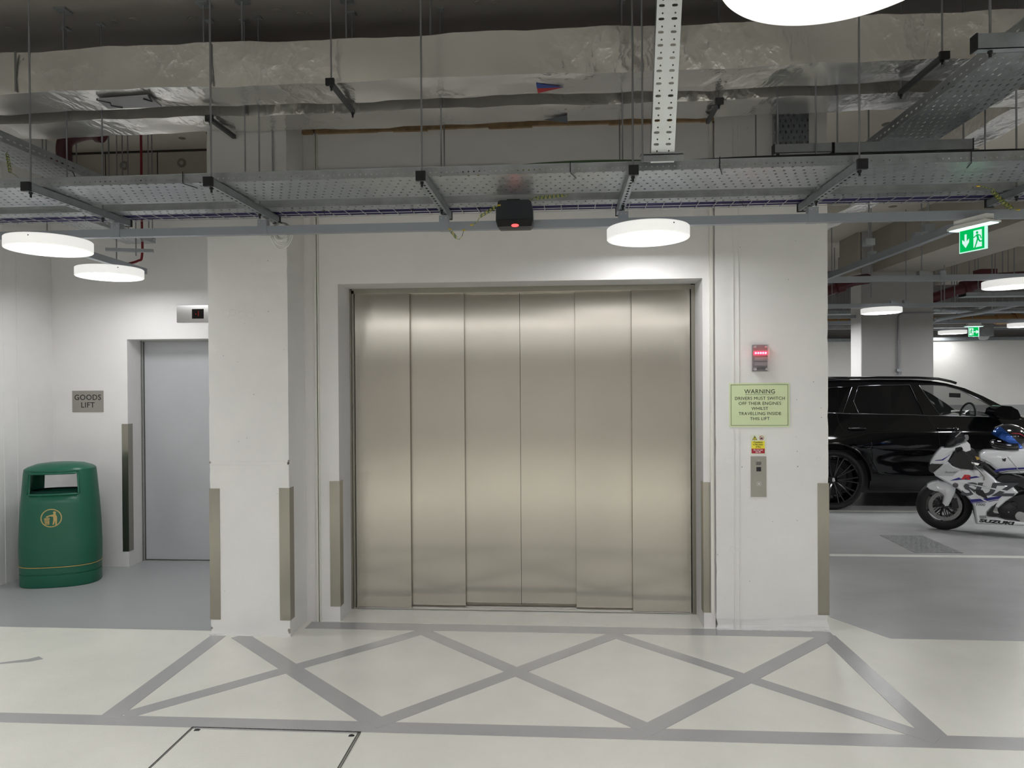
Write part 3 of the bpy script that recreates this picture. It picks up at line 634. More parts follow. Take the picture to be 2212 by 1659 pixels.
# vertical slanting tray dropping from the soffit onto the wide tray
drop_m = perforate(perforate_src := M('drop_tray_sheet', (0.66, 0.69, 0.69), 0.42, 0.6, mott=0.05, mscale=10), 2, 0, 0.054, 0.058, 0.0055, 0.013, 0.0)
t = thing('cable_tray', (0.492, 3.50, 2.67), 'bright narrow cable tray dropping from the ceiling onto the wide tray', 'cable tray')
t.rotation_euler = (R(21.5), 0, 0)
b = MB(); b.box(-0.0555, 0.0555, -0.0006, 0.0006, 0.0, 1.15); b.build('tray_base', drop_m, t, shift=False)
for s in (-1, 1):
    b = MB(); b.box(s*0.0555-0.0006, s*0.0555+0.0006, 0.0, 0.045, 0.0, 1.15); b.build('tray_flange', flange_y, t, shift=False)
b = MB()
for k in range(21):
    for s in (-1, 1): b.lathe([(0.0042, 0), (0.0042, -0.0003), (0, -0.0003)], (s*0.0285, -0.0007, 0.027+0.054*k+0.027), axis='Y', n=10)
b.build('punched_hole', M('hole_dark', (0.05, 0.055, 0.06), 0.8), t, shift=False)
b = MB(); b.box(0.385, 0.585, 3.46, 3.50, 2.695, 2.705); b.box(0.385, 0.585, 3.46, 3.463, 2.665, 2.70)
o = b.build('tray_bracket', galv_m, None, bevel=0.001, seg=1); tag(o, 'folded steel bracket joining the dropping tray to the wide tray', 'bracket')
# riser behind
riser_m = perforate(M('riser_sheet', (0.20, 0.215, 0.235), 0.5, 0.6), 0, 2, 0.034, 0.036, 0.004, 0.010, 0.5)
t = thing('cable_tray', (1.456, 4.609, 2.9), 'dark slotted tray standing upright against the wall above the right pier', 'cable tray')
b = MB(); b.box(-0.105, 0.105, -0.0006, 0.0006, 0, 0.42); b.build('tray_base', riser_m, t, shift=False)
for s in (-1, 1):
    b = MB(); b.box(s*0.105-0.0006, s*0.105+0.0006, 0, 0.045, 0, 0.42); b.build('tray_flange', flange_y, t, shift=False)
# ---- struts (slotted channel)
slot_m = M('slot_shadow', (0.03, 0.032, 0.035), 0.7)
def strut_mesh(L, w_=0.0205, h=0.041):
    """open channel lying along +Y from 0 to L, opening upwards, slots in the underside"""
    b = MB(); t = 0.0025
    b.box(-w_, w_, 0, L, 0, t); b.box(-w_, -w_+t, 0, L, 0, h); b.box(w_-t, w_, 0, L, 0, h); b.box(-w_, -w_+0.009, 0, L, h-t, h); b.box(w_-0.009, w_, 0, L, h-t, h)
    return b
rod_m = M('threaded_rod', (0.30, 0.31, 0.33), 0.4, 0.8, bump=0.5, bscale=300)
def rod_mesh(x, y, z0, z1, r=0.0048): 
    b = MB(); b.cyl((x, y, z0), (x, y, z1), r, 8); return b
def nut(b, x, y, z):
    b.cyl((x, y, z-0.010), (x, y, z), 0.0095, 6); b.cyl((x, y, z-0.026), (x, y, z-0.010), 0.0055, 8)
slotted_m = perforate(M('slotted_strut', (0.36, 0.39, 0.41), 0.45, 0.8, mott=0.12, mscale=14), 1, 0, 0.052, 0.20, 0.014, 0.0062, 0.0, ov=0.1)
def make_hanger():
    t = thing('trapeze_hanger', (0, 3.44, 2.60))
    strut_mesh(0.86).build('crossbar', slotted_m, t, shift=False)
    b = MB(); b.box(-0.0235, 0.0235, -0.006, 0.012, -0.003, 0.044); b.build('end_cap', black_m, t, bevel=0.003, seg=2, shift=False)
    b = MB(); b.box(-0.0235, 0.0235, 0.85, 0.866, -0.003, 0.044); b.build('end_cap', black_m, t, bevel=0.003, seg=2, shift=False)
    for y in (0.035, 0.610):
        rod_mesh(0, y, -0.03, ZC-2.60, 0.0048).build('threaded_rod', rod_m, t, shift=False)
        b = MB(); nut(b, 0, y, 0); b.build('nut', black_m, t, shift=False)
        b = MB(); b.box(-0.018, 0.018, y-0.018, y+0.018, 0.041, 0.045); b.build('square_washer', galv_m, t, shift=False)
        b = MB(); b.box(-0.02, 0.02, y-0.02, y+0.02, ZC-2.60-0.008, ZC-2.60-0.0002); b.build('ceiling_plate', galvd_m, t, shift=False)
    return t
hg = make_hanger()
for i, (x, lab) in enumerate([(-2.72, 'trapeze hanger under the wide tray at the far left'), (-1.76, 'trapeze hanger under the wide tray in front of the white left pillar'),
        (-0.685, 'trapeze hanger under the wide tray just left of the black sensor box'), (0.348, 'trapeze hanger under the wide tray beside the dropping tray'),
        (1.41, 'trapeze hanger under the wide tray in front of the right pier'), (2.47, 'trapeze hanger under the wide tray beside the yellow coiled lead at the right edge')]):
    o = hg if i == 0 else copy_tree(hg); o.location = (x, 3.44, 2.60); tag(o, lab, 'hanger', 'trapeze hangers under the wide tray')
def x_strut(x0, x1, y, z, rods, label, h=0.06, w_=0.0205, nm='tray_support'):
    t = thing(nm, ((x0+x1)/2, y, z), label, 'support')
    b = MB(); b.box(x0, x1, y-w_, y-w_+0.003, z, z+h); b.box(x0, x1, y-w_, y+w_, z, z+0.003); b.box(x0, x1, y+w_-0.003, y+w_, z, z+h); b.build('support_channel', galvd_m, t)
    b = MB()
    for x in (x0, x1): b.box(x-0.003, x+0.003, y-w_-0.002, y+w_+0.002, z-0.002, z+h+0.002)
    b.build('end_cap', black_m, t)
    for x in rods:
        rod_mesh(x, y, z-0.03, ZC-0.0002).build('threaded_rod', rod_m, t)
        b = MB(); nut(b, x, y, z); b.build('nut', black_m, t)
    return t
x_strut(1.515, 2.255, 4.088, 2.865, (1.54, 2.215), 'steel channel support under the far end of the broad slotted tray')
x_strut(1.19, 1.505, 4.088, 2.875, (1.215,), 'short steel channel support left of the broad slotted tray end', h=0.05)
x_strut(1.60, 2.45, 2.88, 2.88, (1.66,), 'steel channel support under the broad slotted tray at the upper right corner')
# ---- foil wrapped ducts
def duct(x0, x1, y0, y1, z0, z1, name, label, nx=90, axis='X'):
    t = thing(name, ((x0+x1)/2, (y0+y1)/2, z0), label, 'duct')
    bb = bmesh.new(); rows = []
    random.seed(int(abs(y0*1000)))
    L0, L1 = (x0, x1) if axis == 'X' else (y0, y1)
    A0, A1 = (y0, y1) if axis == 'X' else (x0, x1)
    def wob(s, k): return 0.004*math.sin(s*3.1+k*1.7)+0.003*math.sin(s*9.3+k)+0.002*math.sin(s*23+2.1*k)+random.uniform(-1, 1)*0.0012
    sec = [(A0, z0), (A0, z0+(z1-z0)*.33), (A0, z0+(z1-z0)*.66), (A0, z1), ((A0+A1)/2, z1), (A1, z1), (A1, (z0+z1)/2), (A1, z0), (A0+(A1-A0)*.66, z0), (A0+(A1-A0)*.33, z0)]
    for i in range(nx+1):
        s = L0+(L1-L0)*i/nx
        ring_ = []
        for k, (a, z) in enumerate(sec):
            da, dz = wob(s, k), wob(s+5, k)
            q = (s, a+da, z+dz) if axis == 'X' else (a+da, s, z+dz)
            ring_.append(bb.verts.new(q))
        rows.append(ring_)
    n = len(sec)
    for i in range(nx):
        for k in range(n): bb.faces.new((rows[i][k], rows[i][(k+1) % n], rows[i+1][(k+1) % n], rows[i+1][k]))
    bb.faces.new(rows[0]); bb.faces.new(rows[-1][::-1])
    bmesh.ops.recalc_face_normals(bb, faces=bb.faces)
    me = bpy.data.meshes.new('foil_wrap'); bb.to_mesh(me); bb.free()
    finish(me, 'foil_wrap', foil_m, t, smooth=35)
    return t
d1 = duct(-4.45, 4.5, 3.73, 4.0, 3.218, 3.45, 'air_duct', 'large foil wrapped duct nearest the viewer with a red and blue arrow')
d2 = duct(-4.45, 4.5, 4.10, 4.36, 3.197, 3.43, 'air_duct', 'foil wrapped duct behind the first with a dark grey arrow')
duct(2.68, 2.90, 4.45, 10.5, 3.22, 3.5, 'air_duct', 'foil wrapped duct running away at the right above the exit sign', nx=60, axis='Y')
# access opening in the underside of the first duct
b = MB(); b.prism([(-2.584, 3.80), (-2.265, 3.775), (-2.277, 3.925), (-2.60, 3.93)], 3.196, 3.206); o = b.build('access_panel', M('access_plate', (0.34, 0.345, 0.35), 0.45, 0.5), d1)
b = MB(); b.tube([(-2.584, 3.80, 3.200), (-2.53, 3.84, 3.196), (-2.55, 3.88, 3.197), (-2.50, 3.91, 3.195)], 0.006); b.tube([(-2.265, 3.775, 3.200), (-2.285, 3.84, 3.196), (-2.31, 3.80, 3.195)], 0.006); b.build('torn_tape', black_m, o)
# dark tape seams down the duct faces
tape_m = M('grey_tape', (0.16, 0.165, 0.17), 0.5, 0.3)
for (px, Yf, z0, z1, d_) in ((33, 3.718, 3.225, 3.445, d1), (455, 3.718, 3.225, 3.445, d1), (531, 4.088, 3.205, 3.28, d2)):
    x = onY(px, 150, Yf).x; b = MB(); b.box(x-0.005, x+0.005, Yf-0.001, Yf+0.004, z0, z1); b.build('tape_seam', tape_m, d_)
# arrows stuck on the undersides
zz = 3.2085
bl_m = M('arrow_blue', (0.03, 0.07, 0.32), 0.5); rd_m = M('arrow_red', (0.48, 0.025, 0.03), 0.5); gr_m = M('arrow_grey', (0.10, 0.11, 0.135), 0.5)
b = MB(); b.prism([(-0.130, 3.818), (0.019, 3.883), (-0.127, 3.885)], zz, zz+0.001); b.build('blue_arrow_half', bl_m, d1)
b = MB(); b.prism([(-0.127, 3.885), (0.019, 3.883), (-0.124, 3.951)], zz, zz+0.001); b.build('red_arrow_half', rd_m, d1)
b = MB(); b.prism([(0.039, 4.232), (0.043, 4.360), (-0.100, 4.293)], 3.1855, 3.1865); b.build('grey_arrow', gr_m, d2)
# duct trapezes
def duct_trapeze(x, y0, y1, z, rods, label, slant=0.0):
    t = thing('duct_hanger', (x, y0, z), label, 'hanger')
    b = MB(); L = y1-y0
    b.obox((x+slant/2, (y0+y1)/2, z+0.012), (slant/2, L/2, 0), (0.0105, 0, 0), (0, 0, 0.012)); b.build('crossbar', M('dark_strut', (0.10, 0.105, 0.11), 0.5, 0.5), t)
    b = MB(); b.obox((x, y0, z+0.012), (0.023, 0, 0), (0, 0.008, 0), (0, 0, 0.018)); b.build('end_cap', black_m, t, bevel=0.003)
    for y in rods:
        xs = x+slant*(y-y0)/L
        rod_mesh(xs, y, z-0.03, ZC-0.0002, 0.0045).build('threaded_rod', rod_m, t)
        b = MB(); nut(b, xs, y, z); b.build('nut', black_m, t)
        b = MB(); b.box(xs-0.022, xs+0.022, y-0.022, y+0.022, ZC-0.012, ZC-0.0002); b.build('ceiling_plate', galvd_m, t)
    return t
p = onZ(713, 182, 3.17); duct_trapeze(p.x, p.y, 4.06, 3.17, (p.y+0.02, 4.045), 'slotted hanger bar under the near duct left of the middle')
p = onZ(2040, 125, 3.17); duct_trapeze(p.x, p.y, 4.06, 3.17, (p.y+0.02, 4.045), 'slotted hanger bar under the near duct by the broad slotted tray')
p = onZ(437, 247, 3.16); duct_trapeze(p.x, 4.045, 4.365, 3.155, (4.055,), 'short hanger bar under the rear duct above the white left pillar')
p = onZ(1562, 207, 3.16); duct_trapeze(p.x, 4.045, 4.365, 3.155, (4.055,), 'short hanger bar under the rear duct right of the dropping tray')
# single rods
def single_rod(px, y_top, y_bot, Y, label, z0=None, r=0.0045, plate_=True):
    a = onY(px, y_bot, Y); zb = z0 if z0 is not None else a.z
    t = thing('hanging_rod', (a.x, Y, zb), label, 'rod', 'single hanging rods')
    rod_mesh(a.x, Y, zb, ZC-0.0002, r).build('threaded_rod', rod_m, t)
    if plate_:
        b = MB(); b.box(a.x-0.022, a.x+0.022, Y-0.022, Y+0.022, ZC-0.01, ZC-0.0002); b.build('ceiling_plate', galvd_m, t)
for (px, yb, Y, lab) in ((1388, 350, 3.40, 'threaded rod close to the left side of the dropping tray'),
        (589, 385, 4.375, 'thin rod in front of the wall above the white left pillar'), (960, 380, 4.56, 'thin rod on the upper wall right of the middle left hanger'),
        (1339, 370, 4.56, 'thin rod on the upper wall left of the dropping tray'), (1633, 355, 4.56, 'thin rod on the upper wall right of the dropping tray'),
        (145, 395, 4.08, 'threaded rod above the left end of the wide tray'),
        (530, 385, 4.08, 'threaded rod passing between the ducts above the white pillar'), (2128, 345, 4.6, 'threaded rod at the right beside the broad slotted tray'),
        ):
    single_rod(px, 0, yb, Y, lab)
for (px, Yp, lab) in ((137, 3.88, 'short rod from a ceiling plate down to the near duct at the left'), (440, 3.88, 'short rod from the ceiling to the near duct above the white pillar'),
                      (523, 3.86, 'short dark rod from a square plate to the near duct'), (748, 3.90, 'short rod behind the near duct left of the middle'),
                      (930, 3.86, 'short rod with a cross head above the middle of the near duct'), (1343, 3.90, 'short rod above the near duct left of the dropping tray'),
                      (1660, 3.9, 'short rod above the near duct at the right')):
    x = onY(px, 70, Yp).x; t = thing('duct_rod', (x, Yp, 3.45), lab, 'rod', 'short rods above the near duct')
    rod_mesh(x, Yp, 3.44, ZC-0.0002, 0.006).build('threaded_rod', rod_m, t); b = MB(); b.box(x-0.035, x+0.035, Yp-0.035, Yp+0.035, ZC-0.012, ZC-0.0002); b.build('ceiling_plate', galvd_m, t)
# left alcove rods, red pipes
for i, (px, Y) in enumerate(((92, 5.2), (100, 5.6), (165, 5.3), (222, 5.3), (235, 5.0), (252, 5.6), (264, 5.4), (276, 5.8), (320, 5.5), (328, 5.7))):
    x = onY(px, 340, Y).x; o = rod_mesh(x, Y, 2.86, ZC-0.0002, 0.005).build('hanging_rod', rod_m); tag(o, ['leftmost', 'second from the left', 'third from the left', 'fourth from the left', 'fifth from the left', 'fifth from the right', 'fourth from the right', 'third from the right', 'second from the right', 'rightmost'][i]+' of the thin rods hanging high in the alcove', 'rod', 'rods in the goods lift alcove')
redpipe_m = M('red_pipe', (0.10, 0.022, 0.028), 0.35, mott=0.08)
def bez(pts, n=10):
    out = []; P = [Vector(p) for p in pts]
    for i in range(len(P)-1):
        a, b_ = P[i], P[i+1]; m0 = (P[i+1]-P[max(i-1, 0)])/2; m1 = (P[min(i+2, len(P)-1)]-P[i])/2
        for k in range(n):
            t = k/n; out.append(a*(2*t**3-3*t*t+1)+m0*(t**3-2*t*t+t)+b_*(-2*t**3+3*t*t)+m1*(t**3-t*t))
    out.append(P[-1]); return out
t = thing('sprinkler_pipe', (-3.65, 5.0, 3.4), 'thick dark red sprinkler pipe with bolted elbow behind the ducts at the left', 'pipe')
a, c, e = onY(200, 305, 4.75), onY(170, 318, 4.75), onY(128, 352, 4.75)
b = MB(); b.tube(bez([(a.x+0.08, 4.75, a.z+0.05), (a.x-0.05, 4.75, a.z+0.06), (c.x-0.10, 4.76, c.z+0.05), (e.x, 4.80, e.z+0.04), (e.x-0.03, 4.85, e.z-0.02)]), 0.050, 20); b.build('pipe_body', redpipe_m, t, smooth=60)
b = MB(); b.cyl((a.x+0.03, 4.75, a.z+0.055), (a.x+0.065, 4.75, a.z+0.05), 0.062, 24); o = b.build('coupling', redpipe_m, t, smooth=40)
b = MB(); b.cyl((e.x-0.02, 4.78, e.z+0.05), (e.x-0.035, 4.81, e.z-0.015), 0.064, 24); o = b.build('coupling', redpipe_m, t, smooth=40)
b = MB()
for k in range(9):
    th = PI*(0.9+k*0.09); b.cyl((e.x-0.02+0.056*math.cos(th), 4.74, e.z+0.02+0.056*math.sin(th)*0.8), (e.x-0.02+0.056*math.cos(th), 4.735, e.z+0.02+0.056*math.sin(th)*0.8), 0.0055, 8)
b.build('flange_bolt', M('bright_bolt', (0.7, 0.7, 0.68), 0.3, 1.0), o)
a = onY(305, 340, 5.55)
t = thing('red_conduit', (a.x, 5.55, 2.75), 'thin bright red pipe coming straight down in the alcove', 'pipe')
b = MB(); b.tube(bez([(a.x, 5.55, ZC), (a.x, 5.55, 3.0), (a.x, 5.55, 2.66), (a.x-0.02, 5.52, 2.60), (a.x-0.10, 5.45, 2.56)]), 0.0095, 10); b.build('pipe_body', M('bright_red', (0.22, 0.015, 0.02), 0.4), t, smooth=60)
b = MB(); b.cyl((a.x-0.03, 5.54, 3.25), (a.x-0.008, 5.54, 3.25), 0.009, 8); b.build('pipe_clip', black_m, t)
# little trapeze holding the alcove lamp
p = onY(252, 570, 5.35)
t = thing('lamp_hanger', (p.x, 5.35, 2.56), 'small bracket and rod holding the deeper alcove lamp', 'bracket')
b = MB(); b.box(p.x-0.045, p.x+0.04, 5.32, 5.38, 2.505, 2.56); b.build('bracket_clip', galvd_m, t, bevel=0.002, seg=1)
rod_mesh(p.x, 5.35, 2.50, 2.75).build('threaded_rod', rod_m, t)
b = MB(); b.obox((p.x+0.14, 5.30, 2.645), (0.16, 0.05, 0), (-0.006, 0.018, 0), (0, 0, 0.012)); b.build('crossbar', galvd_m, t)
rod_mesh(p.x+0.19, 5.30, 2.60, 3.0).build('threaded_rod', rod_m, t)
# ---- wire basket and purple cables
purple_m = M('purple_cable', (0.028, 0.02, 0.095), 0.6); wire_m = M('basket_wire', (0.5, 0.51, 0.54), 0.35, 0.9)
t = thing('wire_basket', (-0.5, 4.27, 2.645), 'wire basket carrying purple cables along the back of the trays', 'cable basket')
b = MB()
for y in (4.19, 4.27, 4.35): b.cyl((-4.45, y, 2.646), (3.3, y, 2.646), 0.002, 6)
for y in (4.19, 4.35): b.cyl((-4.45, y, 2.675), (3.3, y, 2.675), 0.0022, 6)
x = -4.4
while x < 3.3:
    b.tube([(x, 4.19, 2.69), (x, 4.19, 2.644), (x+0.004, 4.35, 2.644), (x+0.004, 4.35, 2.69)], 0.0022, 6); x += 0.1
b.build('basket_mesh', wire_m, t)
random.seed(3)
for k in range(8):
    y0_ = 4.203+0.0190*k; pts = []; x = -4.45; ph = random.uniform(0, 6)
    while x <= 3.31:
        pts.append((x, y0_+0.001*math.sin(x*2.3+ph), 2.658+0.003*abs(math.sin(x*1.7+ph)))); x += 0.15
    b = MB(); b.tube(pts, 0.0088, 8); o = b.build('data_cable', purple_m, None, smooth=60); tag(o, 'purple data cable '+['nearest the viewer', 'second from the front', 'third from the front', 'fourth from the front', 'fourth from the back', 'third from the back', 'second from the back', 'nearest the wall'][k]+' in the wire basket', 'cable', 'purple cables in the wire basket')
for i, px in enumerate((185, 700, 890, 1035, 1600)):
    x = onY(px, 455, 4.2).x; b = MB(); b.tube([(x+0.012*math.cos(a_*PI/5), 4.187+0.005*math.sin(a_*PI/5*2), 2.655+0.018*math.sin(a_*PI/5)) for a_ in range(10)], 0.0022, 6, closed=True); b.cyl((x, 4.187, 2.637), (x+0.014, 4.185, 2.612), 0.0016, 6)
    o = b.build('cable_tie', black_m); tag(o, ['black cable tie on the purple cables near the far left', 'black cable tie on the purple cables just right of the white cable coil', 'black cable tie on the purple cables left of the middle hanger', 'black cable tie on the purple cables left of the black sensor box', 'black cable tie on the purple cables in front of the right pier'][i], 'cable tie', 'cable ties on the basket')
# cables on the wide tray
gy_m = M('earth_cable', (0.16, 0.24, 0.05), 0.45)
nt = gy_m.node_tree; wv = nt.nodes.new('ShaderNodeTexWave'); wv.inputs['Scale'].default_value = 14; wv.bands_direction = 'X'; cr = nt.nodes.new('ShaderNodeMix'); cr.data_type = 'RGBA'
tc_ = nt.nodes.new('ShaderNodeTexCoord'); nt.links.new(tc_.outputs['Object'], wv.inputs[0]); gt = math_(nt, 'GREATER_THAN', wv.outputs['Fac'], 0.5); nt.links.new(gt, cr.inputs[0])
cr.inputs[6].default_value = (0.05, 0.14, 0.03, 1); cr.inputs[7].default_value = (0.55, 0.5, 0.05, 1); nt.links.new(cr.outputs[2], nt.nodes['Principled BSDF'].inputs['Base Color'])
gcab_m = M('green_cable', (0.06, 0.12, 0.045), 0.4); ycab_m = M('yellow_cable', (0.40, 0.33, 0.08), 0.4)
b = MB(); b.tube(bez([(-0.62, 3.62, 2.672), (-0.2, 3.575, 2.698), (0.1, 3.57, 2.708), (0.36, 3.57, 2.704), (0.5, 3.6, 2.70)]), 0.006, 8); o = b.build('cable', gcab_m, smooth=60); tag(o, 'green earth cable lying along the wide tray edge right of the middle hanger', 'cable')
b = MB(); b.tube(bez([(-0.5, 3.63, 2.665), (0.0, 3.59, 2.692), (0.2, 3.585, 2.70), (0.4, 3.585, 2.698)]), 0.005, 8); o = b.build('cable', ycab_m, smooth=60); tag(o, 'yellow brown cable lying beside the green earth cable', 'cable')
blk_m = M('black_cable', (0.015, 0.015, 0.018), 0.4)
b = MB(); b.tube(bez([(0.52, 3.60, 2.70), (0.9, 3.57, 2.703), (1.4, 3.57, 2.706), (2.0, 3.57, 2.704), (2.8, 3.57, 2.704)]), 0.0075, 8); o = b.build('cable', blk_m, smooth=60); tag(o, 'thick black cable along the near edge of the wide tray at the right', 'cable')
b = MB(); b.tube(bez([(0.10, 3.98, 2.66), (0.2, 3.97, 2.70), (0.30, 3.97, 2.69), (0.36, 3.98, 2.66)]), 0.004, 8); o = b.build('cable', blk_m, smooth=60); tag(o, 'short black cable arching between the two trays near the dropping tray', 'cable')
for i, (px, lab) in enumerate(((395, 'black cable tie round the wide tray edge left of the white pillar hanger'), (1232, 'black cable tie round the wide tray edge right of the sensor box'), (1555, 'black cable tie round the wide tray edge right of the dropping tray'), (2098, 'black cable tie round the wide tray edge above the exit sign'))):
    x = onY(px, 380, 3.53).x; b = MB(); b.tube([(x, 3.528, 2.70), (x, 3.528, 2.645), (x+0.004, 3.535, 2.639), (x+0.03, 3.62, 2.639)], 0.0022, 6); o = b.build('cable_tie', black_m); tag(o, lab, 'cable tie', 'cable ties on the wide tray edge')
# coiled earth leads
def coil(name, p0, p1, sag, turns, rad, tails, label):
    p0, p1 = Vector(p0), Vector(p1); n = turns*10; pts = []
    ax = (p1-p0).normalized(); u = ax.orthogonal().normalized(); v = ax.cross(u)
    for k in range(n+1):
        t = k/n; c = p0.lerp(p1, t) + Vector((0, 0, -sag*4*t*(1-t))); a = 2*PI*turns*t
        pts.append(c+u*math.cos(a)*rad+v*math.sin(a)*rad)
    pts = [Vector(q) for q in tails[0]] + pts + [Vector(q) for q in tails[1]]
    t_ = thing(name, p0, label, 'cable')
    b = MB(); b.tube(pts, 0.0017, 6); b.build('coiled_wire', gy_m, t_, smooth=60)
    for e in (pts[0], pts[-1]):
        b = MB(); b.cyl(e+Vector((-0.009, 0, 0)), e+Vector((0.009, 0, 0)), 0.0042, 10); b.build('cable_lug', M('lug_yellow', (0.7, 0.5, 0.06), 0.4), t_)
P_ = lambda px, py, Y: tuple(onY(px, py, Y))
coil('earth_lead', P_(1158, 428, 4.02), P_(1216, 422, 4.02), 0.0, 13, 0.0085, ([P_(1142, 434, 4.02)], [P_(1222, 424, 4.0), P_(1231, 416, 3.95)]), 'coiled yellow and green lead right of the black sensor box')
coil('earth_lead', P_(1071, 447, 4.0), P_(1036, 468, 4.08), 0.0, 11, 0.0085, ([P_(1078, 443, 4.0)], [P_(1034, 474, 4.1), P_(1027, 482, 4.13), P_(1019, 486, 4.145)]), 'coiled yellow and green lead between the sensor box and the trunking')
coil('earth_lead', P_(975, 500, 4.14), P_(986, 514, 4.14), 0.0, 8, 0.0075, ([P_(972, 495, 4.15)], [P_(992, 517, 4.14), P_(998, 510, 4.14), P_(1002, 497, 4.15)]), 'coiled earth lead hanging under the trunking below the middle hanger')
coil('earth_lead', P_(2142, 410, 4.02), P_(2186, 450, 4.08), 0.01, 15, 0.0105, ([P_(2113, 402, 4.0), P_(2126, 404, 4.0)], [P_(2190, 452, 4.1), P_(2200, 453, 4.14)]), 'coiled yellow and green lead at the right edge above the exit sign')
coil('earth_lead', P_(16, 334, 4.0), P_(22, 372, 3.9), 0.0, 10, 0.008, ([P_(27, 312, 4.1), P_(20, 322, 4.05)], [P_(30, 376, 3.85), P_(50, 392, 3.7), P_(75, 403, 3.52)]), 'coiled yellow and green lead at the far left edge above the wide tray')
b = MB(); b.tube(bez([P_(150, 369, 4.4), P_(157, 371, 4.35), P_(165, 388, 4.2), P_(177, 399, 4.0)]), 0.003, 6); o = b.build('cable', blk_m, smooth=60); tag(o, 'short dark wire dropping from the alcove tray to the wide tray', 'cable')
# white coil of spare cable
c = onY(608, 500, 4.205)
t = thing('cable_coil', tuple(c), 'coil of spare white cable hanging behind the trunking by the white pillar', 'cable coil')
random.seed(8); b = MB()
for k in range(7):
    rr = 0.040+0.0045*k*random.uniform(0.8, 1.2); cz = c.z-0.008+(0.052-rr)*0.9; cx = c.x+random.uniform(-.004, .004)
    b.tube([(cx+rr*math.cos(2*PI*i/36)*(0.95), c.y+0.012*math.sin(4*PI*i/36+k)+random.uniform(-.001, .001), cz+rr*1.12*math.sin(2*PI*i/36)) for i in range(36)], 0.0030, 6, closed=True)
b.build('cable_loops', M('white_cable', (0.72, 0.72, 0.70), 0.4), t, smooth=60)
b = MB(); b.tube([(c.x-0.01, c.y-0.02, c.z+0.055), (c.x+0.012, c.y-0.022, c.z+0.046)], 0.004, 6); b.build('tie', black_m, t)
# black sensor box with a red lamp
p = onY(1111, 462, 4.0)
t = thing('sensor_box', (p.x, 4.05, 2.48), 'black plastic sensor box with a small red light hanging in front of the trunking', 'sensor')
T = lambda u, v, w_: Vector((p.x+u, 4.0+w_, 2.556+v))
b = MB(); out = [(-0.094, 0.074), (-0.080, 0.080), (0.080, 0.080), (0.094, 0.074), (0.106, 0.02), (0.107, -0.035), (0.100, -0.066), (0.088, -0.077), (-0.088, -0.077), (-0.098, -0.066), (-0.107, -0.035), (-0.106, 0.02)]
F = []
bb = b.b
front = [bb.verts.new(T(u*0.97, v*0.97+0.0, 0.0 if v > -0.03 else 0.012)) for u, v in out]; mid = [bb.verts.new(T(u, v, 0.018 if v > -0.05 else 0.028)) for u, v in out]; back = [bb.verts.new(T(u*0.98, v*0.96, 0.105)) for u, v in out]
n = len(out)
for A, B_ in ((front, mid), (mid, back)):
    for i in range(n): bb.faces.new((A[i], A[(i+1) % n], B_[(i+1) % n], B_[i]))
bb.faces.new(front[::-1]); bb.faces.new(back)
b.build('sensor_case', M('black_case', (0.013, 0.015, 0.021), 0.42), t, bevel=0.002)
b = MB(); b.prism([(-0.098, -0.036), (0.098, -0.036), (0.094, -0.074), (-0.094, -0.074)], -0.004, 0.03, T); b.build('sensor_window', M('black_window', (0.02, 0.02, 0.022), 0.2), t, bevel=0.003)
b = MB(); b.lathe([(0.022, 0), (0.018, -0.006), (0.0, -0.009)], T(0.004, -0.067, -0.003), axis='Y', n=20, ey=0.42); b.build('red_light', emis('sensor_red', (1.0, 0.05, 0.05), 1.0), t)
b = MB(); b.box(p.x-0.045, p.x+0.03, 4.03, 4.07, 2.632, 2.646); b.build('mounting_bracket', black_m, t)
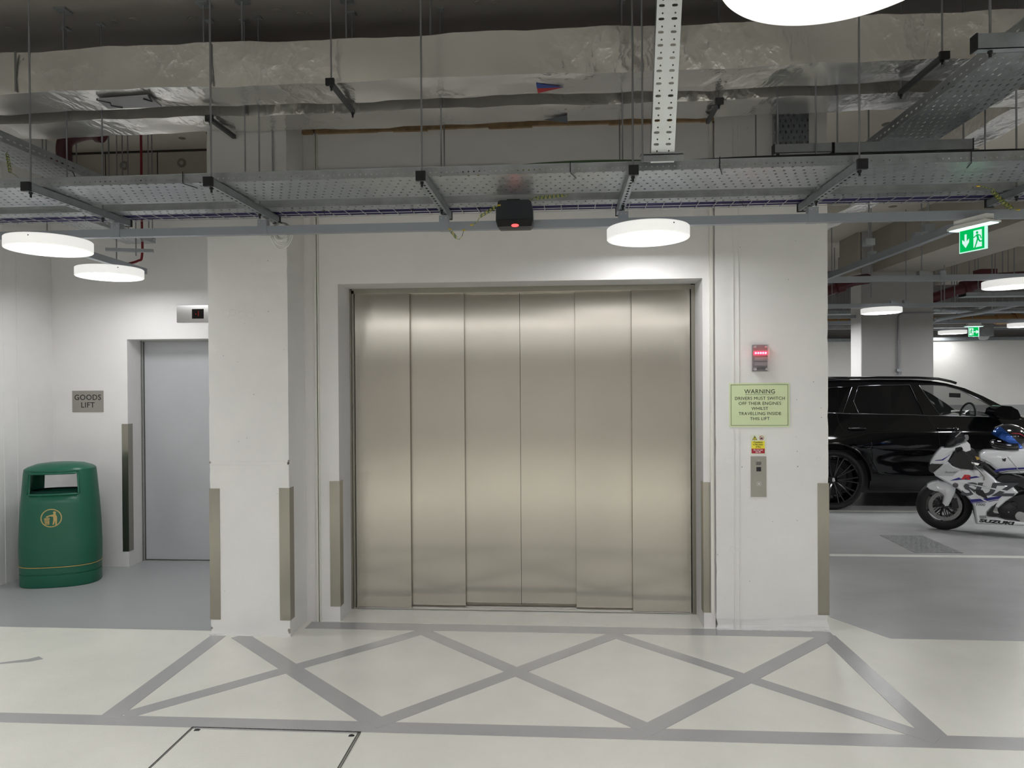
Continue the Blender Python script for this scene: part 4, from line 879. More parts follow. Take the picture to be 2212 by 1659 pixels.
# exit sign under the trunking
def exit_sign(A, B_, zt, zb, depth_top, label, mirror=False, stem=None):
    A, B_ = Vector(A), Vector(B_); u = (B_-A); L = u.length; u.normalize(); n = Vector((u.y, -u.x, 0)); c = (A+B_)/2
    t = thing('exit_sign', (c.x, c.y, zb), label, 'exit sign')
    T = lambda a, b_, w_: Vector((c.x, c.y, 0)) + u*a + Vector((0, 0, b_)) + n*w_
    b = MB(); b.prism([(-L*0.80, zt+0.008), (L*0.80, zt+0.008), (L*0.80, zt+0.018), (L*0.62, zt+0.030), (-L*0.62, zt+0.030), (-L*0.80, zt+0.018)], -depth_top, depth_top, T); b.build('sign_housing', white_m, t, bevel=0.002)
    b = MB(); b.prism([(-L*0.60, zt+0.030), (L*0.60, zt+0.030), (L*0.60, stem), (-L*0.60, stem)], -depth_top*0.7, depth_top*0.7, T); b.build('housing_top', white_m, t, bevel=0.002)
    b = MB(); b.prism([(-L*0.74, zt+0.004), (L*0.74, zt+0.004), (L*0.74, zt+0.008), (-L*0.74, zt+0.008)], -depth_top*0.85, depth_top*0.85, T); b.build('light_window', emis('sign_window', (0.55, 1.0, 0.88), 0.7), t)
    h = zt-zb; hw = L/2
    b = MB(); b.prism([(-hw, zb), (hw, zb), (hw, zt), (-hw, zt)], -0.003, 0.003, T); b.build('sign_panel', emis('sign_edge', (0.60, 1.0, 0.85), 0.26), t)
    g = emis('sign_green', (0.0, 0.42, 0.085), 0.31); wm = emis('sign_white', (0.72, 1.0, 0.90), 0.25)
    q = 0.03*L
    b = MB(); b.prism([(-hw+q, zb+q), (hw-3*q, zb+q), (hw-3*q, zt-q*0.5), (-hw+q, zt-q*0.5)], 0.003, 0.0042, T); pan = b.build('green_field', g, t)
    s = h; cz = (zt+zb)/2; m_ = -1 if mirror else 1
    TT = (lambda a, b_, w_: T(-q+m_*a, cz+b_, w_))
    ax_ = -hw*0.45
    arrow = [(ax_-0.05*s, 0.30*s), (ax_+0.05*s, 0.30*s), (ax_+0.05*s, -0.02*s), (ax_+0.17*s, 0.08*s), (ax_+0.17*s, -0.07*s), (ax_, -0.30*s), (ax_-0.17*s, -0.07*s), (ax_-0.17*s, 0.08*s), (ax_-0.05*s, -0.02*s)]
    if mirror:
        arrow = [(ax_-(y_), (x_-ax_)) for x_, y_ in arrow]; arrow = [(2*ax_-x_-0.03*s, y_*0.9) for x_, y_ in arrow]
    b = MB(); b.prism(arrow, 0.0042, 0.0052, TT); b.build('arrow', wm, pan)
    dx = hw*0.42
    b = MB(); b.prism([(dx-0.20*s, -0.36*s), (dx+0.20*s, -0.36*s), (dx+0.20*s, 0.38*s), (dx-0.20*s, 0.38*s)], 0.0042, 0.0052, TT); dr = b.build('door_pictogram', wm, pan)
    b = MB()
    def limb(x0, y0, x1, y1, w_): 
        a_, c_ = Vector((dx+x0*s, y0*s)), Vector((dx+x1*s, y1*s)); nn = Vector((-(c_-a_).y, (c_-a_).x)).normalized()*w_*s/2
        b.prism([tuple(a_+nn), tuple(a_-nn), tuple(c_-nn), tuple(c_+nn)], 0.0052, 0.006, TT)
    b.prism([(dx-0.02*s+0.055*s*math.cos(i*PI/6), 0.27*s+0.055*s*math.sin(i*PI/6)) for i in range(12)], 0.0052, 0.006, TT)
    limb(-0.02, 0.20, 0.03, -0.02, 0.10); limb(-0.02, 0.18, -0.17, 0.08, 0.045); limb(-0.17, 0.08, -0.24, 0.12, 0.045); limb(0.0, 0.18, 0.13, 0.12, 0.045); limb(0.13, 0.12, 0.18, -0.02, 0.045)
    limb(0.04, -0.02, 0.12, -0.14, 0.065); limb(0.12, -0.14, 0.27, -0.12, 0.055); limb(0.0, -0.02, -0.06, -0.2, 0.065); limb(-0.06, -0.2, -0.14, -0.38, 0.055)
    b.build('running_figure', g, dr)
    return t
zt_ = 2.445
A = onZ(2073, 500, zt_); B_ = onZ(2133, 486, zt_); zb_ = 1.62+(zt_-1.62)*(818-549)/(818-500)
exit_sign((A.x, A.y, 0), (B_.x, B_.y, 0), zt_, zb_, 0.035, 'lit green exit sign with a down arrow and running figure hanging under the trunking', stem=ZT)
A = onY(2092, 702, 12.22); B_ = onY(2115, 700, 12.22)
exit_sign((A.x, 12.22, 0), (B_.x, 12.22, 0), 2.44, 2.44-(B_.x-A.x)*0.95, 0.05, 'small lit green exit sign with a right arrow far back', mirror=True, stem=ZT)
# ---------------------------------------------------------------- services far back on the right
grp = 'rods hanging far back on the right'
for i, (px, Y) in enumerate([(1797, 9.5), (1803, 12), (1812, 13), (1821, 13.5), (1826, 11.8), (1834, 13.0), (2033, 11.0), (2040, 10.2), (2056, 12), (2062, 11.2), (2067, 11.6), (2074, 13), (2094, 11.4), (2100, 12.8), (2106, 12.0), (2113, 11.2), (2120, 13.2), (2143, 10.8), (2150, 10.8), (2166, 11.5), (2178, 11.5), (2191, 11.0), (1882, 9.0)]):
    x = onY(px, 620, Y).x
    o = rod_mesh(x, Y, 2.60, ZC-0.0002, 0.0075 if Y > 10 else 0.006).build('hanging_rod', rod_m); tag(o, 'thin threaded rod hanging far back beyond the grey beam', 'rod', grp)
for px, y_, Y, lab in ((1991, 520, 6.82, 'hanging rod holding the trunking above the black car'), (1957, 560, 9.36, 'hanging rod holding the trunking in front of the grey column'), (1877, 480, 5.2, 'hanging rod of the receding trunking nearer the column'), (2005, 440, 4.75, 'hanging rod of the receding trunking near the exit sign')):
    q = onY(px, y_, Y); t = thing('hanging_rod', (q.x, Y, 2.56), lab, 'rod', 'rods holding the trunking')
    rod_mesh(q.x, Y, 2.55, ZC-0.0002, 0.006).build('threaded_rod', rod_m, t); b = MB(); b.box(q.x-0.035, q.x+0.03, Y-0.03, Y+0.03, 2.553, 2.60); b.build('rod_clip', galvd_m, t)
t = thing('sprinkler_pipe', (7.0, 11.9, 2.9), 'dark red sprinkler pipe climbing to the right far behind the lamp', 'pipe')
a, c, e = onY(2010, 645, 11.6), onY(2085, 622, 11.4), onY(2150, 602, 11.2)
b = MB(); b.tube([a, c, e, e+Vector((2.0, -0.2, 0.1))], 0.085, 16); b.build('pipe_body', redpipe_m, t, smooth=60)
b = MB(); b.cyl(c-Vector((.04, 0, .01)), c+Vector((.06, 0, .02)), 0.115, 20); q = onY(2128, 600, 11.2); b.box(q.x-0.12, q.x+0.12, 11.1, 11.3, q.z-0.02, q.z+0.12); b.build('coupling', redpipe_m, t, smooth=40)
t = thing('sprinkler_pipe', (5.0, 11.9, 2.9), 'dark red sprinkler pipe seen in the gap left of the grey column', 'pipe')
a, c = onY(1780, 632, 10.4), onY(1842, 607, 10.4); b = MB(); b.tube([a-Vector((1, 0, .2)), a, c, c+Vector((0.3, 0.25, 0.06))], 0.075, 16); b.build('pipe_body', redpipe_m, t, smooth=60)
b = MB(); m_ = a.lerp(c, .4); b.cyl(m_, m_+Vector((.1, 0, .03)), 0.095, 20); b.build('coupling', redpipe_m, t, smooth=40)
or_m = M('orange_pipe', (0.45, 0.26, 0.11), 0.6)
a = onY(2150, 690, 13.25); t = thing('lagged_pipe', (a.x, 13.25, a.z), 'orange brown pipe with a clamp far back under the ceiling', 'pipe')
b = MB(); b.cyl((2.2, 13.25, a.z), (a.x, 13.25, a.z), 0.07, 16); b.cyl((a.x, 13.25, a.z), (11, 13.25, a.z), 0.09, 16); b.build('pipe_body', or_m, t, smooth=60)
b = MB(); b.lathe([(0.11, -0.04), (0.13, -0.04), (0.13, 0.04), (0.11, 0.04)], (a.x+0.35, 13.25, a.z+0.0), axis='X', n=20, closed=True); b.build('pipe_clamp', or_m, t, smooth=40)
for i, (y, z, x1, lab) in enumerate(((10.4, 2.74, 9.5, 'far cable tray just behind the lamp trunking by the column'), (11.6, 2.62, 10, 'far cable tray second behind the column'), (12.9, 2.56, 11, 'far cable tray third behind the column'), (13.6, 2.52, 12, 'farthest cable tray close to the blockwork wall'))):
    t = thing('cable_tray', (6, y, z), lab, 'cable tray'); 
    if i == 0: x0 = 5.6
    else: x0 = 1.8
    b = MB(); b.box(x0, x1, y-0.12, y+0.12, z, z+0.002); b.box(x0, x1, y-0.12, y-0.118, z, z+0.05); b.box(x0, x1, y+0.118, y+0.12, z, z+0.05); b.build('tray_base', galvd_m, t)
    b = MB()
    for k in range(5): b.tube([(x0+j*0.8, y-0.09+0.04*k+0.01*math.sin(j*1.3+k), z+0.02+0.012*abs(math.sin(j+k))) for j in range(int((x1-x0)/0.8)+1)], 0.012, 6)
    o = b.build('cable_run', blk_m, None, smooth=50); tag(o, 'dark cables lying on the '+lab.replace('cable tray', 'tray'), 'cables', kind='stuff')
for i, (pa, pb, Y0_, Y1_) in enumerate((((1995, 700), (2150, 652), 12.25, 12.25), ((2020, 690), (2212, 655), 11.0, 11.0), ((2015, 668), (2212, 672), 11.2, 11.2))):
    a, c = onY(*pa, Y0_), onY(*pb, Y1_); b = MB(); d_ = (c-a).normalized(); b.tube([a, a.lerp(c, .5)+Vector((0, 0, -0.02)), c], 0.03, 8)
    o = b.build('conduit', galvd_m, None, smooth=60); tag(o, ['steel conduit slanting up from the small exit sign', 'steel conduit slanting up behind the right edge lamp', 'level steel conduit behind the trunking by the grey column'][i], 'conduit')
t = thing('dome_camera', (7.2, 13.9, 2.40), 'grey ceiling camera on a bracket near the far wall beside the lamp', 'camera')
a = onY(2125, 727, 13.6); b = MB(); b.box(a.x-0.14, a.x+0.12, 13.5, 13.7, a.z, 2.519); b.build('camera_body', galvd_m, t, bevel=0.01); b = MB(); b.lathe([(0.09, 0), (0.07, -0.05), (0, -0.07)], (a.x, 13.6, a.z), n=20); b.build('camera_dome', M('dome', (0.5, 0.5, 0.5), 0.15), t, smooth=60)
# conduit on the column
t = thing('wall_conduit', (4.376+0.53, 10.72, 1.5), 'thin grey conduit running down the front of the grey column', 'conduit')
x = onY(1941, 720, 10.72).x; b = MB(); b.tube([(x, 10.72, 1.66), (x, 10.72, 2.50), (x+0.02, 10.72, 2.535), (x+0.06, 10.72, 2.55), (5.39, 10.72, 2.555)], 0.012, 10); b.build('conduit_pipe', M('conduit_grey', (0.30, 0.31, 0.33), 0.45, 0.4), t, smooth=60)
b = MB(); b.box(x-0.03, x+0.03, 10.705, 10.742, 1.70, 1.74); b.build('saddle_clip', galvd_m, t)
# ================================================================ bin, floor covers
green_m = M('green_plastic', (0.012, 0.115, 0.068), 0.34, bump=0.15, bscale=220, mott=0.05, mscale=3, detail=2)
greend_m = M('green_plastic_inside', (0.008, 0.05, 0.035), 0.6); gold_m = M('gold_print', (0.50, 0.36, 0.13), 0.45)
BX, BY = -4.075, 5.50
bn = thing('litter_bin', (BX, BY, 0), 'green plastic litter bin with a letterbox opening and gold symbol in the alcove corner', 'litter bin')
bn.rotation_euler = (0, 0, 0)
# superellipse shell; rotated a little towards the room
BR = R(16)
def se(a, hx, hy, e=2.6):
    ca, sa = math.cos(a), math.sin(a); return (hx*math.copysign(abs(ca)**(2/e), ca), hy*math.copysign(abs(sa)**(2/e), sa))
def bp_(x, y, z): return Vector((BX + x*math.cos(BR) - y*math.sin(BR), BY + x*math.sin(BR) + y*math.cos(BR), z))
prof = [(0.0, .283, .185), (0.01, .288, .190), (0.098, .288, .190), (0.101, .282, .184), (0.107, .282, .184), (0.110, .288, .190), (0.150, .288, .190), (0.158, .288, .190), (0.160, .284, .186), (0.166, .284, .186), (0.170, .290, .192), (0.30, .292, .194), (0.50, .286, .189), (0.66, .276, .181), (0.735, .270, .176), (0.90, .256, .166), (0.925, .252, .163), (0.932, .246, .158), (0.945, .225, .145), (0.965, .17, .11), (0.975, .09, .06), (0.978, 0.0, 0.0)]
NA = 96
def shell(pr, hole=None, inset=0.0):
    bb = bmesh.new(); rows = []
    for z, hx, hy in pr:
        if hx < 1e-6: rows.append([bb.verts.new(bp_(0, 0, z))]); continue
        rows.append([bb.verts.new(bp_(*se(2*PI*k/NA, hx-inset, hy-inset), z)) for k in range(NA)])
    for i in range(len(rows)-1):
        A, B = rows[i], rows[i+1]
        for k in range(NA):
            k2 = (k+1) % NA
            if hole and hole(pr[i][0], pr[i+1][0], k): continue
            if len(B) == 1: bb.faces.new((A[k], A[k2], B[0]))
            else: bb.faces.new((A[k], A[k2], B[k2], B[k]))
    return bb
# hole on front (-y) and back (+y): angles near 270 and 90 deg
def is_open(za, zb, k):
    if za < 0.7349 or zb > 0.9001: return False
    a = (360*k/NA) % 180
    return 53 <= a < 127
bb = shell([p for p in prof], is_open)
bmesh.ops.solidify(bb, geom=bb.faces[:], thickness=0.010) if False else None
bmesh.ops.recalc_face_normals(bb, faces=bb.faces)
me = bpy.data.meshes.new('bin_body'); bb.to_mesh(me); bb.free()
o = finish(me, 'bin_body', green_m, bn, smooth=28)
md = o.modifiers.new('thick', 'SOLIDIFY'); md.thickness = 0.016; md.offset = -1; md.material_offset = 0
# recessed surround of the openings
def arc_pts(z, grow, hx, hy, a0, a1, n=16): return [bp_(*se(R(a0+(a1-a0)*i/n), hx, hy), z) for i in range(n+1)]
for base in (180, 0):
    b = MB(); loop_out = []; loop_in = []
    a0, a1 = base+52, base+128
    for (z, hx, hy) in ((0.733, .271, .177), (0.818, .264, .172), (0.902, .257, .167)): pass
    pts = []
    n = 14
    low = [bp_(*se(R(a0+(a1-a0)*i/n), .2705, .1765), 0.735) for i in range(n+1)]; hi = [bp_(*se(R(a1-(a1-a0)*i/n), .256, .166), 0.900) for i in range(n+1)]
    ringp = low + hi
    b.tube(ringp, 0.0085, 8, closed=True); b.build('opening_rim', green_m, bn, smooth=60)
b = MB(); b.box(0, 0, 0, 0, 0, 0) if False else None
bb = shell([(0.60, .262, .170), (0.735, .254, .162), (0.755, .20, .12)]); bmesh.ops.recalc_face_normals(bb, faces=bb.faces); me = bpy.data.meshes.new('inner_liner'); bb.to_mesh(me); bb.free(); finish(me, 'inner_liner', greend_m, bn, smooth=40)
for z in (0.163,):
    b = MB(); b.tube([bp_(*se(2*PI*k/96, .2895, .1915), z) for k in range(96)], 0.0032, 6, closed=True); b.build('gold_band', gold_m, bn, smooth=60)
# symbol: ring, figure and basket on the front face
def fr(u, z, w_):      # front surface point at local u
    lo = min(prof, key=lambda q: abs(q[0]-z)); hx, hy = .288, .190
    for i in range(len(prof)-1):
        if prof[i][0] <= z <= prof[i+1][0] and prof[i+1][0] > prof[i][0]:
            t = (z-prof[i][0])/(prof[i+1][0]-prof[i][0]); hx = prof[i][1]*(1-t)+prof[i+1][1]*t; hy = prof[i][2]*(1-t)+prof[i+1][2]*t
    y = -hy*(1-abs(u/hx)**2.6)**(1/2.6); return bp_(u, y-w_, z)
SY, SR = 0.553, 0.072
TF = lambda u, v, w_: fr(u, SY+v, 0.0008+w_)
def ringo(r0, n=40): return [(r0*math.cos(2*PI*i/n)*1.06, r0*math.sin(2*PI*i/n)) for i in range(n)]
plate_obj('symbol_ring', [ringo(SR), ringo(SR-0.007)], 0.0012, gold_m, bn, TF)
fig = [[(0.016, 0.052), (0.030, 0.050), (0.034, 0.040), (0.030, 0.033), (0.040, 0.012), (0.042, -0.010), (0.040, -0.055), (0.030, -0.055), (0.028, -0.020), (0.020, -0.050), (0.010, -0.055), (0.016, -0.015), (0.014, 0.010), (-0.018, 0.016), (-0.019, 0.022), (0.012, 0.027), (0.018, 0.034), (0.012, 0.042)]]
plate_obj('symbol_figure', fig, 0.0012, gold_m, bn, TF)
bk = [[(-0.050, 0.0), (-0.010, 0.0), (-0.016, -0.050), (-0.044, -0.050)]]
for r_ in range(3):
    for c_ in range(4):
        x0 = -0.045+c_*0.0092; z0 = -0.010-r_*0.014; bk.append([(x0, z0), (x0+0.005, z0), (x0+0.005, z0-0.008), (x0, z0-0.008)])
plate_obj('symbol_basket', bk, 0.0012, gold_m, bn, TF)
plate_obj('symbol_paper', [[(-0.040, 0.006), (-0.022, 0.004), (-0.012, 0.016), (-0.030, 0.018)]], 0.0012, gold_m, bn, TF)
# access cover in the cream floor
cv_m = M('cover_frame', (0.14, 0.14, 0.135), 0.5, 0.6, mott=0.3, mscale=30)
t = thing('access_cover', (-1.34, 2.7, 0.0), 'painted steel access cover flush in the floor at the bottom edge', 'floor cover')
b = MB(); b.box(-1.728, -0.948, 1.9, 3.193, 0.0006, 0.0032); b.build('cover_plate', cream_m, t)
b = MB()
for x in (-1.7395, -1.731, -0.945, -0.9365): b.box(x, x+0.0022, 1.9, 3.20, 0.001, 0.0044)
for y in (3.1965, 3.203): b.box(-1.7395, -0.9343, y, y+0.0022, 0.001, 0.0044)
random.seed(4)
for k in range(160):
    x = random.uniform(-1.739, -0.935); b.box(x, x+random.uniform(0.002, 0.008), 3.197+random.uniform(0, .004), 3.2035, 0.003, 0.0048)
b.build('cover_frame', cv_m, t)
b = MB(); b.box(-1.728, -0.948, 3.185, 3.1955, 0.003, 0.0042); b.build('cover_stripe', grey_m, t)
for x, y in ((-1.70, 3.176), (-0.967, 3.166)):
    b = MB(); b.prism([(x-0.012, y-0.010), (x+0.012, y-0.008), (x+0.014, y+0.004), (x-0.002, y+0.012), (x-0.013, y+0.006)], 0.003, 0.0046); b.build('lifting_hole', black_m, t)
# chequer plate in the bay
gp_m = M('chequer_steel', (0.55, 0.56, 0.57), 0.3, 0.8)
t = thing('drain_cover', (3.45, 7.15, 0), 'chequered steel drain cover in the bay floor in front of the motorcycle', 'floor cover')
b = MB(); b.box(3.235, 3.66, 6.78, 7.51, 0.0005, 0.004); b.build('cover_plate', M('chequer_plate_base', (0.28, 0.285, 0.285), 0.45, 0.3, mott=0.2, mscale=12), t)
b = MB(); i = 0
for r_ in range(15):
    for c_ in range(9):
        x, y = 3.262+c_*0.046+(0.023 if r_ % 2 else 0), 6.805+r_*0.049
        if x > 3.64: continue
        a_ = PI/4 if (r_+c_) % 2 else -PI/4; d_ = Vector((math.cos(a_), math.sin(a_), 0)); n_ = Vector((-d_.y, d_.x, 0))
        b.obox((x, y, 0.0050), d_*0.014, n_*0.0045, (0, 0, 0.0012))
b.build('raised_bars', gp_m, t)
# ================================================================ black car
paint_m = M('black_car_paint', (0.002, 0.0022, 0.003), 0.07, spec=0.35, coat=0.35)
gloss_m = M('gloss_black_trim', (0.003, 0.003, 0.004), 0.12, spec=0.4, coat=0.2)
tyre_m = M('tyre_rubber', (0.012, 0.012, 0.014), 0.62, bump=0.3, bscale=60)
rim_m = M('dark_alloy', (0.012, 0.012, 0.014), 0.12, 0.6, coat=0.8)
chrome_m = M('dark_chrome', (0.25, 0.26, 0.28), 0.15, 1.0); brightm = M('bright_chrome', (0.8, 0.8, 0.82), 0.12, 1.0)
gr_ = M('tinted_glass', (0.004, 0.004, 0.005), 0.02, alpha=0.86, spec=0.6); gf_ = M('clear_glass', (0.02, 0.025, 0.025), 0.02, alpha=0.28, spec=0.6)
inter_m = M('dark_interior', (0.010, 0.010, 0.012), 0.6)
YS, YCN = 8.92, 9.80       # near side and centre line
def cz(zx, zy, Y=YS): return onY(1760+0.25322*zx, 780+0.25322*zy, Y)
def cx(zx): return cz(zx, 600).x
def czz(zx, zy, Y=YS): return cz(zx, zy, Y).z
car = thing('car', (5.4, YCN, 0), 'glossy black estate car parked behind the right pier and the motorcycle', 'car')
RW, FW, WZ, WR = cx(165), cx(2085), 0.365, 0.368
def lerp_pts(P, x):
    if x <= P[0][0]: return P[0][1]
    for a, c in zip(P, P[1:]):
        if x <= c[0]:
            t = (x-a[0])/(c[0]-a[0]); t2 = t*t*(3-2*t) if len(P) > 60 else t
            return a[1]*(1-t2)+c[1]*t2
    return P[-1][1]
beltP = [(cx(a), czz(a, b_)) for a, b_ in ((-640, 560), (-600, 500), (-500, 455), (-300, 442), (115, 450), (380, 458), (900, 466), (1060, 474), (1540, 482), (1700, 492), (1785, 500), (2100, 530), (2400, 575), (2560, 640), (2640, 760))]
XR, XF = cx(-640), cx(2640)
def arch(x):
    z = 0.235
    for c in (RW, FW):
        d = abs(x-c); Ra = 0.455
        if d < Ra: z = max(z, WZ-0.01+math.sqrt(Ra*Ra-d*d))
    return z
def yside(x, z):
    y = YS + 0.035
    y += 0.10*max(0, (z-0.72)/0.40)**2.0 + 0.09*max(0, (0.50-z)/0.30)**1.6
    y -= 0.035*math.exp(-((x-RW)/0.5)**2)*math.exp(-((z-0.78)/0.16)**2)
    y -= 0.035*math.exp(-((x-FW)/0.5)**2)*math.exp(-((z-0.75)/0.18)**2)
    # scallop along the doors
    mid = math.exp(-((x-(RW+FW)/2)/0.75)**4)
    y += 0.022*mid*math.exp(-((z-0.55)/0.10)**2) - 0.012*mid*math.exp(-((z-0.40)/0.05)**2) - 0.012*mid*math.exp(-((z-0.93)/0.05)**2)
    e = max(0, (XR+0.55-x)/0.55); y += 0.30*e**2.2
    e = max(0, (x-(XF-0.75))/0.75); y += 0.42*e**2.2
    return y
xs = set([XR, XF])
n = 70
for i in range(n+1): xs.add(XR+(XF-XR)*i/n)
for c in (RW, FW):
    for k in range(25): xs.add(c-0.455*math.cos(PI*k/24))
xs = sorted(xs); NR = 22
def body_side(sgn):
    bb = bmesh.new(); G = []
    for x in xs:
        zl, zb = arch(x), lerp_pts(beltP, x); zb = max(zb, zl+0.03); row = []
        for j in range(NR+1):
            z = zl+(zb-zl)*j/NR; y = yside(x, z); row.append(bb.verts.new((x, y if sgn < 0 else 2*YCN-y, z)))
        ye = yside(x, zb)
        for t, dz in ((0.05, 0.018), (0.15, 0.03), (0.5, 0.05), (1.0, 0.065)):
            hood = 1.0 if x > cx(1650) else (0.25 if x > cx(-450) else 0.6)
            y = ye+(YCN-ye)*t; row.append(bb.verts.new((x, y if sgn < 0 else 2*YCN-y, zb+dz*hood)))
        low = row[0]; yl = low.co.y
        row.insert(0, bb.verts.new((x, YCN-(YCN-yl)*0.72, low.co.z+0.0))); 
        G.append(row)
    for a, c in zip(G, G[1:]):
        for j in range(len(a)-1): bb.faces.new((a[j], a[j+1], c[j+1], c[j]))
    bb.faces.new(G[0]); bb.faces.new(G[-1][::-1])
    bmesh.ops.recalc_face_normals(bb, faces=bb.faces)
    me = bpy.data.meshes.new('body_side'); bb.to_mesh(me); bb.free(); return finish(me, 'body_side', paint_m, car, smooth=40)
body_side(-1); body_side(1)
b = MB(); b.box(XR+0.25, XF-0.3, YS+0.12, 2*YCN-YS-0.12, 0.20, 0.60); b.build('underbody', inter_m, car)
for c in (RW, FW):
    for sg in (-1, 1):
        b = MB(); y0 = YS+0.10 if sg < 0 else 2*YCN-YS-0.10
        q_ = [(c-0.452*math.cos(PI*k/20), WZ-0.01+0.452*math.sin(PI*k/20)) for k in range(21)]; ya, yb = y0-0.06, y0+0.16
        if sg > 0: ya, yb = y0-0.16, y0+0.06
        for u, v in zip(q_, q_[1:]): b.face([(u[0], ya, u[1]), (v[0], ya, v[1]), (v[0], yb, v[1]), (u[0], yb, u[1])])
        yw = yb if sg < 0 else ya; b.face([(u[0], yw, u[1]) for u in q_]); b.box(c-0.45, c+0.45, yw-0.01, yw+0.01, 0.2, 0.36); b.build('wheel_arch_liner', inter_m, car)
        # arch lip
        b = MB(); pts = [(c-0.462*math.cos(PI*k/24), 0, WZ-0.01+0.462*math.sin(PI*k/24)) for k in range(25)]
        pts = [(p[0], (yside(p[0], p[2])-0.004) if sg < 0 else 2*YCN-yside(p[0], p[2])+0.004, p[2]) for p in pts]
        b.tube(pts, 0.013, 8); b.build('arch_lip', gloss_m, car, smooth=60)
# greenhouse
def yg(z, zb=1.02): return YS+0.125+0.40*max(0, (z-zb))
sideO = [(-430, 445), (-380, 330), (-250, 235), (-60, 178), (115, 166), (300, 160), (490, 157), (870, 158), (1050, 168), (1180, 190), (1330, 232), (1470, 298), (1640, 395), (1760, 475), (1790, 500), (1500, 492), (1060, 482), (900, 474), (380, 466), (115, 458)]
win_q = [(-260, 425), (-180, 320), (-40, 255), (115, 232), (225, 224), (358, 222), (242, 443), (100, 440)]
win_r = [(412, 214), (640, 206), (862, 203), (934, 462), (378, 448), (352, 345)]
win_f = [(940, 206), (1060, 206), (1170, 214), (1290, 248), (1420, 318), (1530, 386), (1560, 474), (1070, 468)]
YW = YS+0.16
def toXZ(pl): return [(cz(a, b_, YW).x, cz(a, b_, YW).z) for a, b_ in pl]
for sg in (-1, 1):
    TG = (lambda u, v, w_: Vector((u, yg(v)+w_, v))) if sg < 0 else (lambda u, v, w_: Vector((u, 2*YCN-yg(v)-w_, v)))
    plate_obj('window_frame', [toXZ(sideO), toXZ(win_q), toXZ(win_r), toXZ(win_f)], 0.03, paint_m, car, TG)
    for nm, wn, mt in (('rear_quarter_glass', win_q, gr_), ('rear_door_glass', win_r, gr_), ('front_door_glass', win_f, gf_)):
        plate_obj(nm, [toXZ(wn)], 0.005, mt, car, TG)
        b = MB(); b.tube([TG(u, v, -0.016) for u, v in toXZ(wn)], 0.0032, 6, closed=True); b.build('window_trim', chrome_m, car, smooth=60)
# belt chrome line
b = MB(); b.tube([(x, yside(x, lerp_pts(beltP, x))+0.002, lerp_pts(beltP, x)+0.004) for x in [cx(-450)+i*(cx(1600)-cx(-450))/30 for i in range(31)]], 0.004, 6); b.build('belt_trim', chrome_m, car, smooth=60)
# roof, windscreen, tailgate
roofE = toXZ([(-430, 445), (-380, 330), (-250, 235), (-60, 178), (115, 166), (300, 160), (490, 157), (870, 158), (1050, 168), (1180, 190), (1330, 232), (1470, 298), (1640, 395), (1790, 500)])
def roof_part(nm, pts, mat, bul=0.035, k=8):
    bb = bmesh.new(); G = []
    for u, v in pts:
        y0 = yg(v); row = []
        for i in range(-k, k+1):
            t = i/k; row.append(bb.verts.new((u, YCN+t*(YCN-y0), v+bul*(1-t*t))))
        G.append(row)
    for a, c in zip(G, G[1:]):
        for j in range(len(a)-1): bb.faces.new((a[j], a[j+1], c[j+1], c[j]))
    bmesh.ops.recalc_face_normals(bb, faces=bb.faces); me = bpy.data.meshes.new(nm); bb.to_mesh(me); bb.free(); finish(me, nm, mat, car, smooth=60)
roof_part('tailgate', roofE[:4], paint_m); roof_part('roof', roofE[3:10], paint_m); roof_part('windscreen', roofE[9:], gf_)
for sg in (-1, 1):
    pts = [(cz(a, b_, YS+0.3).x, YS+0.285 if sg < 0 else 2*YCN-YS-0.285, cz(a, b_, YS+0.3).z) for a, b_ in ((-60, 172), (40, 155), (250, 143), (490, 140), (870, 142), (1050, 152), (1150, 172), (1200, 188))]
    b = MB(); b.tube(pts, 0.016, 8); b.build('roof_rail', gloss_m, car, smooth=60)
# mirrors, handles
for sg in (-1, 1):
    b = MB(); c = cz(1600, 440, YS-0.06); cy = c.y if sg < 0 else 2*YCN-c.y
    pts = [(-0.16, -0.02), (-0.14, 0.05), (-0.06, 0.088), (0.05, 0.08), (0.13, 0.035), (0.16, -0.03), (0.15, -0.072), (0.06, -0.085), (-0.06, -0.05)]
    b.prism(pts, -0.09, 0.09, lambda u, v, w_: Vector((c.x+u*0.95, cy+w_, c.z+v))); b.build('door_mirror', paint_m, car, bevel=0.035, seg=4)
    b = MB(); b.box(c.x-0.03, c.x+0.06, min(cy, cy-sg*0.22), max(cy, cy-sg*0.22), c.z-0.075, c.z-0.045); b.build('mirror_arm', gloss_m, car)
    for zx in (385, 1150):
        h = cz(zx, 582); y = yside(h.x, h.z); y = y if sg < 0 else 2*YCN-y
        b = MB(); b.tube(bez([(h.x-0.105, y, h.z), (h.x-0.08, y+sg*0.022, h.z+0.004), (h.x+0.06, y+sg*0.024, h.z+0.004), (h.x+0.10, y, h.z)]), 0.012, 8); b.build('door_handle', gloss_m, car, smooth=60)
# door seams
seam_m = M('door_gap', (0.001, 0.001, 0.001), 0.9)
for pl in (((1015, 480), (1040, 545), (1075, 620), (1085, 760), (1080, 900), (1040, 985)), ((232, 455), (232, 520), (260, 600), (360, 690), (470, 800), (540, 930), (560, 985))):
    b = MB(); q = []
    for a, b_ in pl:
        w_ = cz(a, b_); q.append((w_.x, yside(w_.x, w_.z)+0.001, w_.z))
    b.tube(q, 0.004, 6); b.build('door_seam', seam_m, car, smooth=60)
